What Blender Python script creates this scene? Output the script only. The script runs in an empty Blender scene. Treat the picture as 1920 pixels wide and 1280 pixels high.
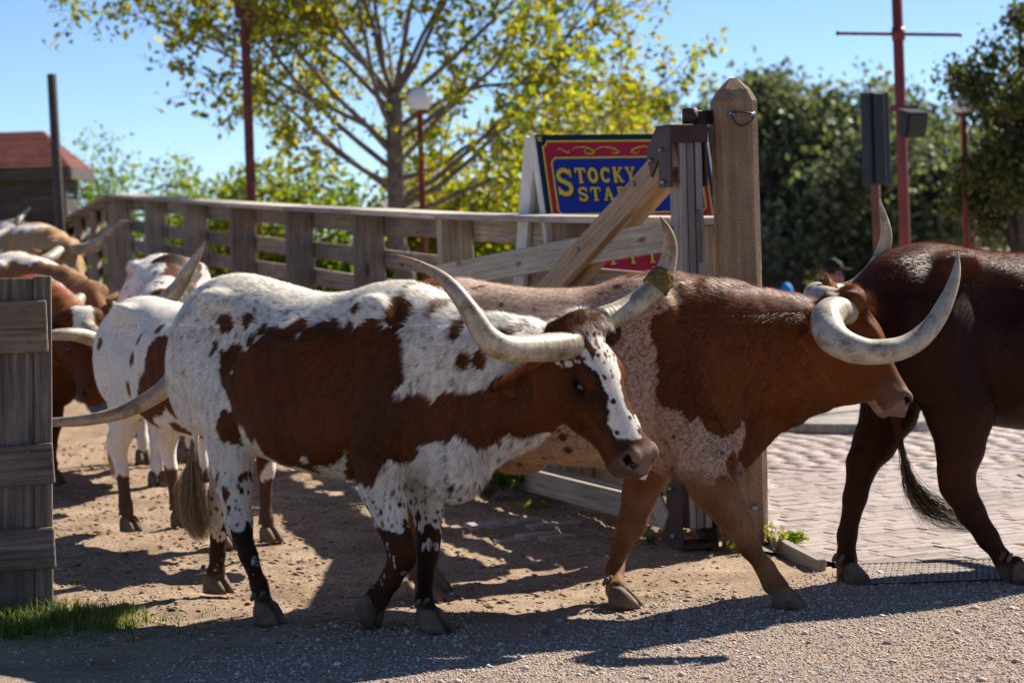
import bpy, bmesh, math, random
import numpy as np
from mathutils import Vector, Matrix, Euler

random.seed(7)
RNG = np.random.default_rng(11)
SC = bpy.context.scene
COL = SC.collection
R = math.radians

# ------------------------------------------------------------------ camera
CAM_H, FPX = 1.70, 85.0 / 36.0 * 1920.0
PITCH, ROLL = R(2.53), R(1.8)
CF = Vector((0, math.cos(PITCH), -math.sin(PITCH)))
_U0 = Vector((0, math.sin(PITCH), math.cos(PITCH)))
_R0 = Vector((1, 0, 0))
CU = _U0 * math.cos(ROLL) + _R0 * math.sin(ROLL)
CR = _R0 * math.cos(ROLL) - _U0 * math.sin(ROLL)
CAM = Vector((0, 0, CAM_H))
cd = bpy.data.cameras.new('camera')
cd.lens = 85.0; cd.sensor_width = 36.0; cd.sensor_fit = 'HORIZONTAL'
cd.clip_start = 0.1; cd.clip_end = 2000
cd.dof.use_dof = True; cd.dof.focus_distance = 10.6; cd.dof.aperture_fstop = 3.2
cam = bpy.data.objects.new('camera', cd); COL.objects.link(cam)
m = Matrix.Identity(4)
for i in range(3):
    m[i][0] = CR[i]; m[i][1] = CU[i]; m[i][2] = -CF[i]; m[i][3] = CAM[i]
cam.matrix_world = m
SC.camera = cam

# ------------------------------------------------------------------ sky and sun
SUN_AZ, SUN_EL = R(47), R(41)
SUN = Vector((math.sin(SUN_AZ) * math.cos(SUN_EL), math.cos(SUN_AZ) * math.cos(SUN_EL), math.sin(SUN_EL)))
w = bpy.data.worlds.new('World'); SC.world = w; w.use_nodes = True
nt = w.node_tree
bg = nt.nodes['Background']
sk = nt.nodes.new('ShaderNodeTexSky'); sk.sky_type = 'NISHITA'; sk.sun_disc = False
sk.sun_elevation = SUN_EL; sk.sun_rotation = SUN_AZ; sk.air_density = 0.5; sk.dust_density = 0.0; sk.ozone_density = 4.0
nt.links.new(sk.outputs[0], bg.inputs[0]); bg.inputs[1].default_value = 0.077
sl = bpy.data.lights.new('sun', 'SUN'); sl.energy = 5.0; sl.angle = R(0.55); sl.color = (1.0, 0.93, 0.82)
so = bpy.data.objects.new('sun', sl); COL.objects.link(so)
so.rotation_euler = (-SUN).to_track_quat('-Z', 'Y').to_euler(); so.location = (8, 12, 12)
SC.view_settings.view_transform = 'Standard'; SC.view_settings.look = 'None'
SC.view_settings.exposure = 1.0; SC.view_settings.gamma = 1.0
SC.render.engine = 'CYCLES'
SC.cycles.use_denoising = True
SC.cycles.max_bounces = 6; SC.cycles.diffuse_bounces = 3; SC.cycles.transparent_max_bounces = 8
SC.cycles.caustics_reflective = False; SC.cycles.caustics_refractive = False

# ------------------------------------------------------------------ helpers
def ray(px, py):
    return CF + CR * ((px - 960.0) / FPX) + CU * ((640.0 - py) / FPX)
def at(px, py, d):                       # photograph point at forward distance d -> world
    v = ray(px, py); return CAM + v * (d / v.y)
def smooth(a, b, x):
    t = min(1.0, max(0.0, (x - a) / (b - a))); return t * t * (3 - 2 * t)
def ground_z(x, y):                      # the chute climbs gently away to the left of the fence
    fx = 1.14 - 0.340 * (y - 13.3)       # fence line
    s = max(0.0, y - 13.2)
    return 0.038 * s * s / (s + 1.5) * (1.0 - smooth(fx + 0.1, fx + 1.3, x))
def at_ground(px, py):
    v = ray(px, py); d = 11.0
    for _ in range(30):
        p = CAM + v * (d / v.y)
        d = (CAM_H - ground_z(p.x, p.y)) / (-v.z / v.y)
    p = CAM + v * (d / v.y); p.z = ground_z(p.x, p.y)
    return p

def props(o, label=None, cat=None, group=None, kind=None):
    if label: o['label'] = label
    if cat: o['category'] = cat
    if group: o['group'] = group
    if kind: o['kind'] = kind
    return o
def empty(name, loc, rz=0.0, label=None, cat=None, group=None):
    o = bpy.data.objects.new(name, None); COL.objects.link(o)
    o.location = loc; o.rotation_euler = (0, 0, rz); o.empty_display_size = 0.2
    o['_m'] = 0
    del o['_m']
    return props(o, label, cat, group)
def mat_of(o):
    return Matrix.LocRotScale(o.location, o.rotation_euler, o.scale)
def link(name, me, mat=None, parent=None, M=None, local=False):
    """link a mesh; M is its world matrix (or local to the parent when local)"""
    o = bpy.data.objects.new(name, me); COL.objects.link(o)
    if mat is not None and len(me.materials) == 0: me.materials.append(mat)
    M = M or Matrix.Identity(4)
    if parent is not None:
        o.parent = parent
        if not local:
            W = mat_of(parent); q = parent.parent
            while q is not None:
                W = mat_of(q) @ W; q = q.parent
            M = W.inverted() @ M
    l, r, s = M.decompose()
    o.location = l; o.rotation_euler = r.to_euler(); o.scale = s
    return o
def copy_tree(o, parent=None):
    c = o.copy(); COL.objects.link(c); c.parent = parent
    for ch in list(o.children): copy_tree(ch, c)
    return c
def mesh(name, V, F, smooth_=False):
    me = bpy.data.meshes.new(name)
    V = np.asarray(V, dtype=np.float64)
    if isinstance(F, np.ndarray):
        n, k = F.shape
        me.vertices.add(len(V)); me.vertices.foreach_set('co', V.astype(np.float32).ravel())
        me.loops.add(n * k); me.loops.foreach_set('vertex_index', F.astype(np.int32).ravel())
        me.polygons.add(n); me.polygons.foreach_set('loop_start', np.arange(0, n * k, k, dtype=np.int32))
        me.update(calc_edges=True)
    else:
        me.from_pydata([tuple(v) for v in V], [], F); me.update()
    if smooth_: me.polygons.foreach_set('use_smooth', np.ones(len(me.polygons), dtype=bool))
    return me
def vcol(me, C, name='Col'):
    a = me.color_attributes.new(name, 'FLOAT_COLOR', 'POINT')
    C = np.asarray(C, dtype=np.float32)
    C4 = np.ones((len(C), 4), dtype=np.float32); C4[:, :3] = C
    a.data.foreach_set('color', C4.ravel())

_boxes = {}
def box_mesh(sx, sy, sz, bev=0.004, jag=0.0):
    key = (round(sx, 3), round(sy, 3), round(sz, 3), round(bev, 4), jag)
    if key in _boxes and not jag: return _boxes[key]
    bm = bmesh.new(); bmesh.ops.create_cube(bm, size=1.0)
    for v in bm.verts: v.co = Vector((v.co.x * sx, v.co.y * sy, v.co.z * sz))
    if bev > 0:
        bmesh.ops.bevel(bm, geom=bm.edges[:], offset=bev, segments=1, affect='EDGES', profile=0.5)
    if jag:
        for v in bm.verts: v.co += Vector((random.gauss(0, jag), random.gauss(0, jag * .5), random.gauss(0, jag * .5)))
    me = bpy.data.meshes.new('box'); bm.to_mesh(me); bm.free()
    _boxes[key] = me
    return me
def frame_x(p0, p1, up=(0, 0, 1)):
    p0, p1 = Vector(p0), Vector(p1)
    x = (p1 - p0).normalized(); u = Vector(up)
    y = u.cross(x).normalized(); z = x.cross(y)
    M = Matrix.Identity(4)
    c = (p0 + p1) / 2
    for i in range(3): M[i][0] = x[i]; M[i][1] = y[i]; M[i][2] = z[i]; M[i][3] = c[i]
    return M, (p1 - p0).length
def plank(name, p0, p1, w, t, mat, parent=None, up=(0, 0, 1), bev=0.004, share=True):
    """a board along p0-p1: w measured along up, t across"""
    M, L = frame_x(p0, p1, up)
    me = box_mesh(L, t, w, bev)
    if mat.name not in [x.name for x in me.materials if x]:
        if len(me.materials): me = me.copy(); me.materials.clear()
        me.materials.append(mat)
    return link(name, me, None, parent, M)
def tube_mesh(pts, radii, n=10, cap=True, name='tube', twist=0.0):
    pts = [Vector(p) for p in pts]
    V, F = [], []
    prev = None
    for i, p in enumerate(pts):
        t = (pts[min(i + 1, len(pts) - 1)] - pts[max(i - 1, 0)]).normalized()
        if prev is None:
            a = Vector((0, 0, 1)) if abs(t.z) < 0.9 else Vector((1, 0, 0))
            u = t.cross(a).normalized()
        else:
            u = (prev - t * prev.dot(t)).normalized()
        prev = u; v = t.cross(u)
        for k in range(n):
            a = 2 * math.pi * k / n
            V.append(p + (u * math.cos(a) + v * math.sin(a)) * radii[i])
    for i in range(len(pts) - 1):
        for k in range(n):
            F.append((i * n + k, i * n + (k + 1) % n, (i + 1) * n + (k + 1) % n, (i + 1) * n + k))
    if cap:
        F.append(tuple(range(n - 1, -1, -1))); F.append(tuple(range((len(pts) - 1) * n, len(pts) * n)))
    me = bpy.data.meshes.new(name); me.from_pydata(V, [], F); me.update()
    me.polygons.foreach_set('use_smooth', np.ones(len(me.polygons), dtype=bool))
    return me
def catmull(pts, per=8):
    """interpolate a list of equal length tuples"""
    A = np.array(pts, dtype=float); n = len(A)
    out = []
    for i in range(n - 1):
        p0, p1, p2, p3 = A[max(i - 1, 0)], A[i], A[i + 1], A[min(i + 2, n - 1)]
        for k in range(per):
            t = k / per
            out.append(0.5 * ((2 * p1) + (-p0 + p2) * t + (2 * p0 - 5 * p1 + 4 * p2 - p3) * t ** 2 + (-p0 + 3 * p1 - 3 * p2 + p3) * t ** 3))
    out.append(A[-1])
    return np.array(out)

# numpy value noise
def vnoise(P, scale=1.0, seed=0):
    P = np.asarray(P, dtype=np.float64) * scale + seed * 17.31
    i = np.floor(P).astype(np.int64); f = P - i; f = f * f * (3 - 2 * f)
    def h(a, b, c):
        n = (a * 374761393 + b * 668265263 + c * 2147483647 + seed * 974711) & 0xffffffff
        n = ((n ^ (n >> 13)) * 1274126177) & 0xffffffff
        n = (n ^ (n >> 16)) & 0xffff
        return n / 65535.0
    x, y, z = i[:, 0], i[:, 1], i[:, 2]; fx, fy, fz = f[:, 0], f[:, 1], f[:, 2]
    def lx(b, c): return h(x, b, c) * (1 - fx) + h(x + 1, b, c) * fx
    return ((lx(y, z) * (1 - fy) + lx(y + 1, z) * fy) * (1 - fz) + (lx(y, z + 1) * (1 - fy) + lx(y + 1, z + 1) * fy) * fz) * 2 - 1
def fbm(P, scale=1.0, seed=0, octv=3):
    s, a = 0, 1.0
    for o in range(octv):
        s = s + a * vnoise(P, scale * 2 ** o, seed + o); a *= 0.5
    return s / 1.75
# ------------------------------------------------------------------ materials
class NT:
    def __init__(s, name):
        s.m = bpy.data.materials.new(name); s.m.use_nodes = True
        s.t = s.m.node_tree; s.t.nodes.clear()
        s.out = s.n('ShaderNodeOutputMaterial'); s.b = s.n('ShaderNodeBsdfPrincipled')
        s.l(s.b.outputs[0], s.out.inputs[0])
        s.b.inputs['Roughness'].default_value = 0.85
        s.b.inputs['Specular IOR Level'].default_value = 0.3
    def n(s, ty, **kw):
        x = s.t.nodes.new(ty)
        for k, v in kw.items(): setattr(x, k, v)
        return x
    def l(s, a, b): s.t.links.new(a, b)
    def set(s, **kw):
        for k, v in kw.items(): s.b.inputs[k.replace('_', ' ')].default_value = v
    def coord(s, which='Object', scale=(1, 1, 1), rnd=True):
        c = s.n('ShaderNodeTexCoord'); mp = s.n('ShaderNodeMapping'); mp.inputs['Scale'].default_value = scale
        if rnd:
            oi = s.n('ShaderNodeObjectInfo'); ad = s.n('ShaderNodeVectorMath', operation='ADD')
            sc = s.n('ShaderNodeMath', operation='MULTIPLY'); sc.inputs[1].default_value = 37.0
            s.l(oi.outputs['Random'], sc.inputs[0]); s.l(c.outputs[which], ad.inputs[0]); s.l(sc.outputs[0], ad.inputs[1])
            s.l(ad.outputs[0], mp.inputs['Vector'])
        else:
            s.l(c.outputs[which], mp.inputs['Vector'])
        return mp.outputs[0]
    def noise(s, vec, scale=5, detail=4, rough=0.55, dist=0.0):
        x = s.n('ShaderNodeTexNoise'); x.inputs['Scale'].default_value = scale; x.inputs['Detail'].default_value = detail
        x.inputs['Roughness'].default_value = rough; x.inputs['Distortion'].default_value = dist
        if vec is not None: s.l(vec, x.inputs['Vector'])
        return x.outputs[0]
    def ramp(s, fac, stops):
        x = s.n('ShaderNodeValToRGB'); e = x.color_ramp.elements
        while len(e) < len(stops): e.new(0.5)
        for el, (p, c) in zip(e, stops):
            el.position = p; el.color = (*c, 1) if len(c) == 3 else c
        s.l(fac, x.inputs[0]); return x.outputs[0]
    def mix(s, a, b, fac, mode='MIX'):
        x = s.n('ShaderNodeMix', data_type='RGBA', blend_type=mode)
        for sock, v in ((x.inputs[0], fac), (x.inputs[6], a), (x.inputs[7], b)):
            if hasattr(v, 'is_linked') or hasattr(v, 'links'): s.l(v, sock)
            elif isinstance(v, (int, float)): sock.default_value = v
            else: sock.default_value = (*v, 1)
        return x.outputs[2]
    def bump(s, h, strength=0.3, dist=0.01):
        x = s.n('ShaderNodeBump'); x.inputs['Strength'].default_value = strength; x.inputs['Distance'].default_value = dist
        s.l(h, x.inputs['Height']); s.l(x.outputs[0], s.b.inputs['Normal']); return x
    def color(s, c): s.l(c, s.b.inputs['Base Color'])

def wood_mat(name, dark, mid, light, rough=0.9, grain=1.0, stain=0.35):
    s = NT(name)
    v = s.coord('Object', (1.3, 26, 26))
    g = s.noise(v, 1.6, 6, 0.62, 0.6)
    v2 = s.coord('Object', (0.5, 5, 5)); rings = s.n('ShaderNodeTexWave', wave_type='BANDS', bands_direction='Z')
    rings.inputs['Scale'].default_value = 1.5; rings.inputs['Distortion'].default_value = 7.0; rings.inputs['Detail'].default_value = 3
    rings.inputs['Detail Scale'].default_value = 0.7
    s.l(v2, rings.inputs['Vector'])
    c1 = s.ramp(g, [(0.25, dark), (0.5, mid), (0.78, light)])
    c2 = s.ramp(rings.outputs[1], [(0.0, dark), (0.35, mid), (1.0, light)])
    c = s.mix(c1, c2, 0.16)
    st = s.noise(s.coord('Object', (1.2, 3, 3)), 2.2, 5, 0.6)
    stc = s.ramp(st, [(0.40, (0.45, 0.42, 0.40)), (0.62, (1.05, 1.03, 1.0))])
    c = s.mix(c, stc, stain, 'MULTIPLY')
    # per-board tone
    oi = s.n('ShaderNodeObjectInfo')
    tone = s.ramp(oi.outputs['Random'], [(0.0, (0.62, 0.61, 0.62)), (0.5, (0.98, 0.95, 0.92)), (1.0, (1.22, 1.17, 1.08))])
    c = s.mix(c, tone, 1.0, 'MULTIPLY')
    # splits and nail-dark cracks along the grain
    cr = s.noise(s.coord('Object', (0.9, 34, 34)), 2.4, 3, 0.5, 0.2)
    crm = s.ramp(cr, [(0.27, (0.12, 0.1, 0.09)), (0.36, (1, 1, 1))])
    c = s.mix(c, crm, 0.75, 'MULTIPLY')
    vk = s.n('ShaderNodeTexVoronoi'); vk.inputs['Scale'].default_value = 2.1; s.l(s.coord('Object', (0.75, 2.6, 2.6)), vk.inputs['Vector'])
    c = s.mix(c, s.ramp(vk.outputs['Distance'], [(0.05, (0.22, 0.17, 0.13)), (0.085, (0.62, 0.55, 0.48)), (0.13, (1, 1, 1))]), 0.85, 'MULTIPLY')
    s.color(c); s.set(Roughness=rough)
    s.bump(s.mix(g, cr, 0.5), 0.55 * grain, 0.006)
    return s.m
def plain(name, col, rough=0.6, metal=0.0, var=0.25, scale=8.0, bump=0.15, spec=0.4, dark=None):
    s = NT(name)
    v = s.coord('Object')
    n = s.noise(v, scale, 6, 0.6)
    d = dark or tuple(c * (1 - var) for c in col); l = tuple(min(1, c * (1 + var)) for c in col)
    s.color(s.ramp(n, [(0.3, d), (0.7, l)]))
    s.set(Roughness=rough, Metallic=metal); s.b.inputs['Specular IOR Level'].default_value = spec
    if bump: s.bump(s.noise(v, scale * 6, 5, 0.6), bump, 0.004)
    return s.m

M = {}
M['fence_wood'] = wood_mat('weathered fence timber', (0.14, 0.113, 0.092), (0.31, 0.26, 0.215), (0.50, 0.435, 0.37))
M['cap_wood'] = wood_mat('bleached cap board', (0.24, 0.215, 0.19), (0.44, 0.40, 0.36), (0.58, 0.54, 0.49), stain=0.25)
M['brace_wood'] = wood_mat('tan brace timber', (0.24, 0.16, 0.092), (0.41, 0.30, 0.195), (0.55, 0.43, 0.305), stain=0.2)
M['pale_wood'] = wood_mat('pale grey brace timber', (0.20, 0.175, 0.15), (0.37, 0.335, 0.29), (0.50, 0.46, 0.41), stain=0.25)
M['post_wood'] = wood_mat('grey gate post timber', (0.14, 0.125, 0.125), (0.29, 0.27, 0.27), (0.42, 0.40, 0.39), stain=0.35)
M['old_wood'] = wood_mat('dark old gate timber', (0.045, 0.034, 0.030), (0.16, 0.125, 0.105), (0.32, 0.27, 0.23), grain=1.6, stain=0.6)
M['board_wood'] = wood_mat('newer gate board', (0.13, 0.09, 0.06), (0.26, 0.195, 0.14), (0.38, 0.30, 0.225), grain=1.3, stain=0.5)
M['barn_wood'] = wood_mat('barn siding timber', (0.05, 0.043, 0.042), (0.10, 0.088, 0.082), (0.16, 0.145, 0.135), stain=0.4)
M['steel_brown'] = plain('brown painted steel', (0.042, 0.018, 0.012), 0.55, 0.0, 0.35, 9, 0.12)
M['bolt'] = plain('galvanised bolt', (0.22, 0.27, 0.31), 0.4, 0.8, 0.2, 20, 0.0)
M['red_pole'] = plain('red painted pole', (0.16, 0.018, 0.016), 0.45, 0.0, 0.25, 3, 0.05, 0.5)
M['rust_pole'] = plain('rust brown pole', (0.16, 0.055, 0.035), 0.6, 0.0, 0.3, 4, 0.1)
M['black'] = plain('black plastic', (0.012, 0.013, 0.016), 0.4, 0, 0.3, 6, 0.0)
M['sign_back'] = plain('dark metal sign back', (0.022, 0.028, 0.040), 0.38, 0.2, 0.1, 3, 0.0)
M['globe'] = plain('white lamp globe', (0.82, 0.82, 0.80), 0.25, 0, 0.02, 3, 0.0)
M['white_paint'] = plain('worn white paint', (0.66, 0.63, 0.58), 0.7, 0, 0.12, 9, 0.2)
M['sign_navy'] = plain('navy sign border', (0.006, 0.022, 0.045), 0.4, 0, 0.15, 5, 0.03, 0.15)
M['sign_red'] = plain('crimson sign paint', (0.33, 0.014, 0.035), 0.4, 0, 0.10, 5, 0.03, 0.15)
M['sign_blue'] = plain('royal blue sign paint', (0.010, 0.025, 0.23), 0.4, 0, 0.10, 5, 0.03, 0.15)
M['sign_gold'] = plain('gold sign lettering', (0.56, 0.40, 0.035), 0.45, 0, 0.15, 30, 0.03, 0.15)
M['sign_dark'] = plain('letter shadow paint', (0.004, 0.006, 0.014), 0.5, 0, 0.1, 5, 0.0)
M['roof_red'] = None
M['dung'] = plain('dried dung', (0.17, 0.115, 0.04), 0.95, 0, 0.45, 40, 1.0, 0.1)

def concrete_mat(name, base, agg=True):
    s = NT(name); v = s.coord('Object')
    big = s.noise(v, 3.0, 6, 0.62); fine = s.noise(v, 90, 3, 0.7)
    c = s.ramp(big, [(0.28, tuple(x * 0.55 for x in base)), (0.52, base), (0.75, tuple(min(1, x * 1.35) for x in base))])
    c = s.mix(c, s.ramp(fine, [(0.35, (0.55, 0.55, 0.55)), (0.65, (1.25, 1.2, 1.15))]), 0.6, 'MULTIPLY')
    vo = s.n('ShaderNodeTexVoronoi'); vo.inputs['Scale'].default_value = 120; s.l(v, vo.inputs['Vector'])
    c = s.mix(c, s.ramp(vo.outputs['Distance'], [(0.12, (1.5, 1.45, 1.35)), (0.3, (1, 1, 1))]), 0.5, 'MULTIPLY')
    strk = s.noise(s.coord('Object', (9, 9, 0.6)), 2.0, 4, 0.6)
    c = s.mix(c, s.ramp(strk, [(0.40, (0.5, 0.46, 0.42)), (0.6, (1.05, 1.05, 1.05))]), 0.55, 'MULTIPLY')
    s.color(c); s.set(Roughness=0.92)
    s.bump(s.mix(fine, vo.outputs['Distance'], 0.5), 0.8, 0.006)
    return s.m
M['concrete'] = concrete_mat('aged aggregate concrete', (0.32, 0.225, 0.14))
M['kerb_concrete'] = concrete_mat('pale kerb concrete', (0.36, 0.33, 0.30))

def roof_mat():
    s = NT('red shingle'); v = s.coord('Object', rnd=False)
    n = s.noise(v, 5, 5, 0.6)
    oi = s.n('ShaderNodeObjectInfo')
    c = s.ramp(n, [(0.3, (0.10, 0.024, 0.018)), (0.7, (0.20, 0.056, 0.042))])
    c = s.mix(c, s.ramp(oi.outputs['Random'], [(0, (0.75, 0.75, 0.75)), (1, (1.2, 1.15, 1.1))]), 1.0, 'MULTIPLY')
    s.color(c); return s.m
M['roof_red'] = roof_mat()

def ground_mat():
    """dirt and bark mulch in the chute, fine pea gravel in front; split by world position"""
    s = NT('chute dirt and gravel'); v = s.coord('Object', rnd=False)
    sep = s.n('ShaderNodeSeparateXYZ'); s.l(v, sep.inputs[0])
    # gravel colours, each pebble its own
    vo = s.n('ShaderNodeTexVoronoi'); vo.inputs['Scale'].default_value = 95; s.l(v, vo.inputs['Vector'])
    hs = s.n('ShaderNodeSeparateColor'); s.l(vo.outputs['Color'], hs.inputs[0])
    peb = s.ramp(hs.outputs[0], [(0.0, (0.26, 0.195, 0.15)), (0.35, (0.43, 0.335, 0.26)), (0.6, (0.55, 0.45, 0.37)), (0.8, (0.44, 0.28, 0.20)), (1.0, (0.68, 0.61, 0.54))])
    pebd = s.mix(peb, s.ramp(vo.outputs['Distance'], [(0.25, (1, 1, 1)), (0.75, (0.45, 0.42, 0.40))]), 0.8, 'MULTIPLY')
    # dirt
    n1 = s.noise(v, 2.2, 7, 0.62); n2 = s.noise(v, 38, 5, 0.65); n3 = s.noise(s.coord('Object', (34, 11, 11), False), 3.0, 4, 0.7, 1.0)
    dirt = s.ramp(n1, [(0.25, (0.20, 0.145, 0.10)), (0.5, (0.34, 0.255, 0.18)), (0.75, (0.48, 0.38, 0.285))])
    dirt = s.mix(dirt, s.ramp(n2, [(0.3, (0.5, 0.47, 0.44)), (0.7, (1.3, 1.28, 1.25))]), 0.8, 'MULTIPLY')
    dirt = s.mix(dirt, s.ramp(n3, [(0.42, (0.62, 0.56, 0.5)), (0.6, (1.15, 1.1, 1.05))]), 0.6, 'MULTIPLY')
    # gravel mask: nearer than a wavering line and to the right
    ad = s.n('ShaderNodeMath', operation='MULTIPLY_ADD'); ad.inputs[1].default_value = 0.55; s.l(sep.outputs[0], ad.inputs[0]); 
    ne = s.n('ShaderNodeMath', operation='MULTIPLY'); ne.inputs[1].default_value = -1.0; s.l(sep.outputs[1], ne.inputs[0]); s.l(ne.outputs[0], ad.inputs[2])
    a2 = s.n('ShaderNodeMath', operation='MULTIPLY_ADD'); a2.inputs[1].default_value = 2.4; s.l(n1, a2.inputs[0]); s.l(ad.outputs[0], a2.inputs[2])
    mr = s.n('ShaderNodeMapRange'); mr.inputs[1].default_value = -9.9; mr.inputs[2].default_value = -9.0; s.l(a2.outputs[0], mr.inputs[0])
    s.color(s.mix(dirt, pebd, mr.outputs[0]))
    hmix = s.mix(s.mix(n2, n3, 0.5), s.ramp(vo.outputs['Distance'], [(0.0, (1, 1, 1)), (0.7, (0, 0, 0))]), mr.outputs[0])
    s.bump(hmix, 0.9, 0.012); s.set(Roughness=0.95)
    s.b.inputs['Specular IOR Level'].default_value = 0.15
    return s.m
M['ground'] = ground_mat()

def brick_mat():
    s = NT('worn paving brick'); v = s.coord('Object', (1, 1, 1))
    oi = s.n('ShaderNodeObjectInfo')
    c = s.ramp(oi.outputs['Random'], [(0.0, (0.33, 0.255, 0.235)), (0.25, (0.35, 0.285, 0.265)), (0.5, (0.37, 0.315, 0.295)), (0.72, (0.35, 0.305, 0.295)), (0.92, (0.30, 0.27, 0.27)), (1.0, (0.34, 0.235, 0.205))])
    n = s.noise(v, 22, 6, 0.65)
    c = s.mix(c, s.ramp(n, [(0.3, (0.68, 0.66, 0.64)), (0.7, (1.2, 1.2, 1.2))]), 0.8, 'MULTIPLY')
    dust = s.noise(s.coord('Object', (1, 1, 1)), 6, 4, 0.6)
    c = s.mix(c, (0.36, 0.31, 0.275), s.ramp(dust, [(0.45, (0, 0, 0)), (0.75, (0.6, 0.6, 0.6))]))
    gp = s.n('ShaderNodeNewGeometry'); w1 = s.noise(gp.outputs['Position'], 0.9, 6, 0.62); w2 = s.noise(gp.outputs['Position'], 5.0, 5, 0.65)
    c = s.mix(c, s.ramp(w1, [(0.32, (0.74, 0.70, 0.67)), (0.66, (1.12, 1.1, 1.08))]), 0.9, 'MULTIPLY')
    c = s.mix(c, (0.34, 0.29, 0.255), s.ramp(w2, [(0.48, (0, 0, 0)), (0.68, (0.75, 0.75, 0.75))]))
    s.color(c); s.set(Roughness=0.8); s.bump(n, 0.35, 0.004); return s.m
M['brick'] = brick_mat()
def brick_vcol():
    s = NT('paving brick field'); a = s.n('ShaderNodeVertexColor', layer_name='Col')
    v = s.coord('Object', rnd=False); n = s.noise(v, 22, 6, 0.65)
    c = s.mix(a.outputs[0], s.ramp(n, [(0.3, (0.68, 0.66, 0.64)), (0.7, (1.2, 1.2, 1.2))]), 0.8, 'MULTIPLY')
    gp = s.n('ShaderNodeNewGeometry'); w1 = s.noise(gp.outputs['Position'], 0.9, 6, 0.62); w2 = s.noise(gp.outputs['Position'], 5.0, 5, 0.65)
    c = s.mix(c, s.ramp(w1, [(0.32, (0.74, 0.70, 0.67)), (0.66, (1.12, 1.1, 1.08))]), 0.9, 'MULTIPLY')
    c = s.mix(c, (0.34, 0.29, 0.255), s.ramp(w2, [(0.48, (0, 0, 0)), (0.68, (0.75, 0.75, 0.75))]))
    s.color(c); s.set(Roughness=0.8); s.bump(n, 0.35, 0.004); return s.m
M['brick_field'] = brick_vcol()
def plaza_mat():
    s = NT('distant brick paving'); v = s.coord('Object', (1, 1, 1), False)
    b = s.n('ShaderNodeTexBrick'); s.l(v, b.inputs['Vector'])
    b.inputs['Color1'].default_value = (0.35, 0.285, 0.26, 1); b.inputs['Color2'].default_value = (0.36, 0.31, 0.29, 1)
    b.inputs['Mortar'].default_value = (0.28, 0.24, 0.215, 1); b.inputs['Scale'].default_value = 1.0
    b.inputs['Brick Width'].default_value = 0.22; b.inputs['Row Height'].default_value = 0.11; b.inputs['Mortar Size'].default_value = 0.007
    n = s.noise(v, 1.3, 6, 0.6)
    c = s.mix(b.outputs[0], s.ramp(n, [(0.3, (0.75, 0.74, 0.73)), (0.7, (1.2, 1.18, 1.15))]), 0.8, 'MULTIPLY')
    s.color(c); s.set(Roughness=0.85); return s.m
M['plaza'] = plaza_mat()
M['sand_joint'] = plain('joint sand', (0.27, 0.225, 0.195), 0.95, 0, 0.35, 30, 0.5, 0.1)

def coat_mat(name, rough=0.62, sheen=0.0, bump=0.25):
    s = NT(name); a = s.n('ShaderNodeVertexColor', layer_name='Col')
    v = s.coord('Object', rnd=False)
    n = s.noise(s.coord('Object', (18, 18, 5), False), 9, 4, 0.7, 0.4)
    c = s.mix(a.outputs[0], s.ramp(n, [(0.3, (0.72, 0.70, 0.68)), (0.7, (1.18, 1.16, 1.14))]), 0.7, 'MULTIPLY')
    s.color(c); s.set(Roughness=rough); s.b.inputs['Specular IOR Level'].default_value = 0.12
    s.bump(n, bump, 0.006); return s.m
def fur_mat(name):
    s = NT(name); a = s.n('ShaderNodeVertexColor', layer_name='Col')
    s.color(a.outputs[0]); s.set(Roughness=0.42); s.b.inputs['Specular IOR Level'].default_value = 0.24
    tr = s.n('ShaderNodeBsdfTranslucent'); s.l(a.outputs[0], tr.inputs[0])
    mx = s.n('ShaderNodeMixShader'); mx.inputs[0].default_value = 0.3
    s.l(s.b.outputs[0], mx.inputs[1]); s.l(tr.outputs[0], mx.inputs[2]); s.l(mx.outputs[0], s.out.inputs[0])
    return s.m
M['coat'] = coat_mat('cattle hide'); M['fur'] = fur_mat('short cattle hair')
def horn_mat():
    s = NT('polished horn'); a = s.n('ShaderNodeVertexColor', layer_name='Col')
    v = s.coord('Object', (1, 1, 1))
    n = s.noise(v, 14, 6, 0.65, 0.6); n2 = s.noise(v, 60, 4, 0.6)
    c = s.mix(a.outputs[0], s.ramp(n, [(0.36, (0.42, 0.36, 0.30)), (0.50, (0.92, 0.90, 0.86)), (0.64, (1.12, 1.1, 1.06))]), 0.9, 'MULTIPLY')
    c = s.mix(c, s.ramp(n2, [(0.32, (0.6, 0.55, 0.48)), (0.5, (1.02, 1.02, 1.02))]), 0.4, 'MULTIPLY')
    s.color(c); s.set(Roughness=0.42); s.b.inputs['Specular IOR Level'].default_value = 0.45
    s.bump(s.mix(n, n2, 0.6), 0.45, 0.004); return s.m
M['horn'] = horn_mat()
M['hoof'] = plain('dusty hoof', (0.135, 0.088, 0.05), 0.75, 0, 0.5, 16, 0.5)
M['eye'] = plain('dark eye', (0.010, 0.006, 0.004), 0.06, 0, 0.1, 5, 0.0, 0.7)
M['nose'] = plain('nose skin', (0.05, 0.028, 0.022), 0.4, 0, 0.3, 60, 0.5)

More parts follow.
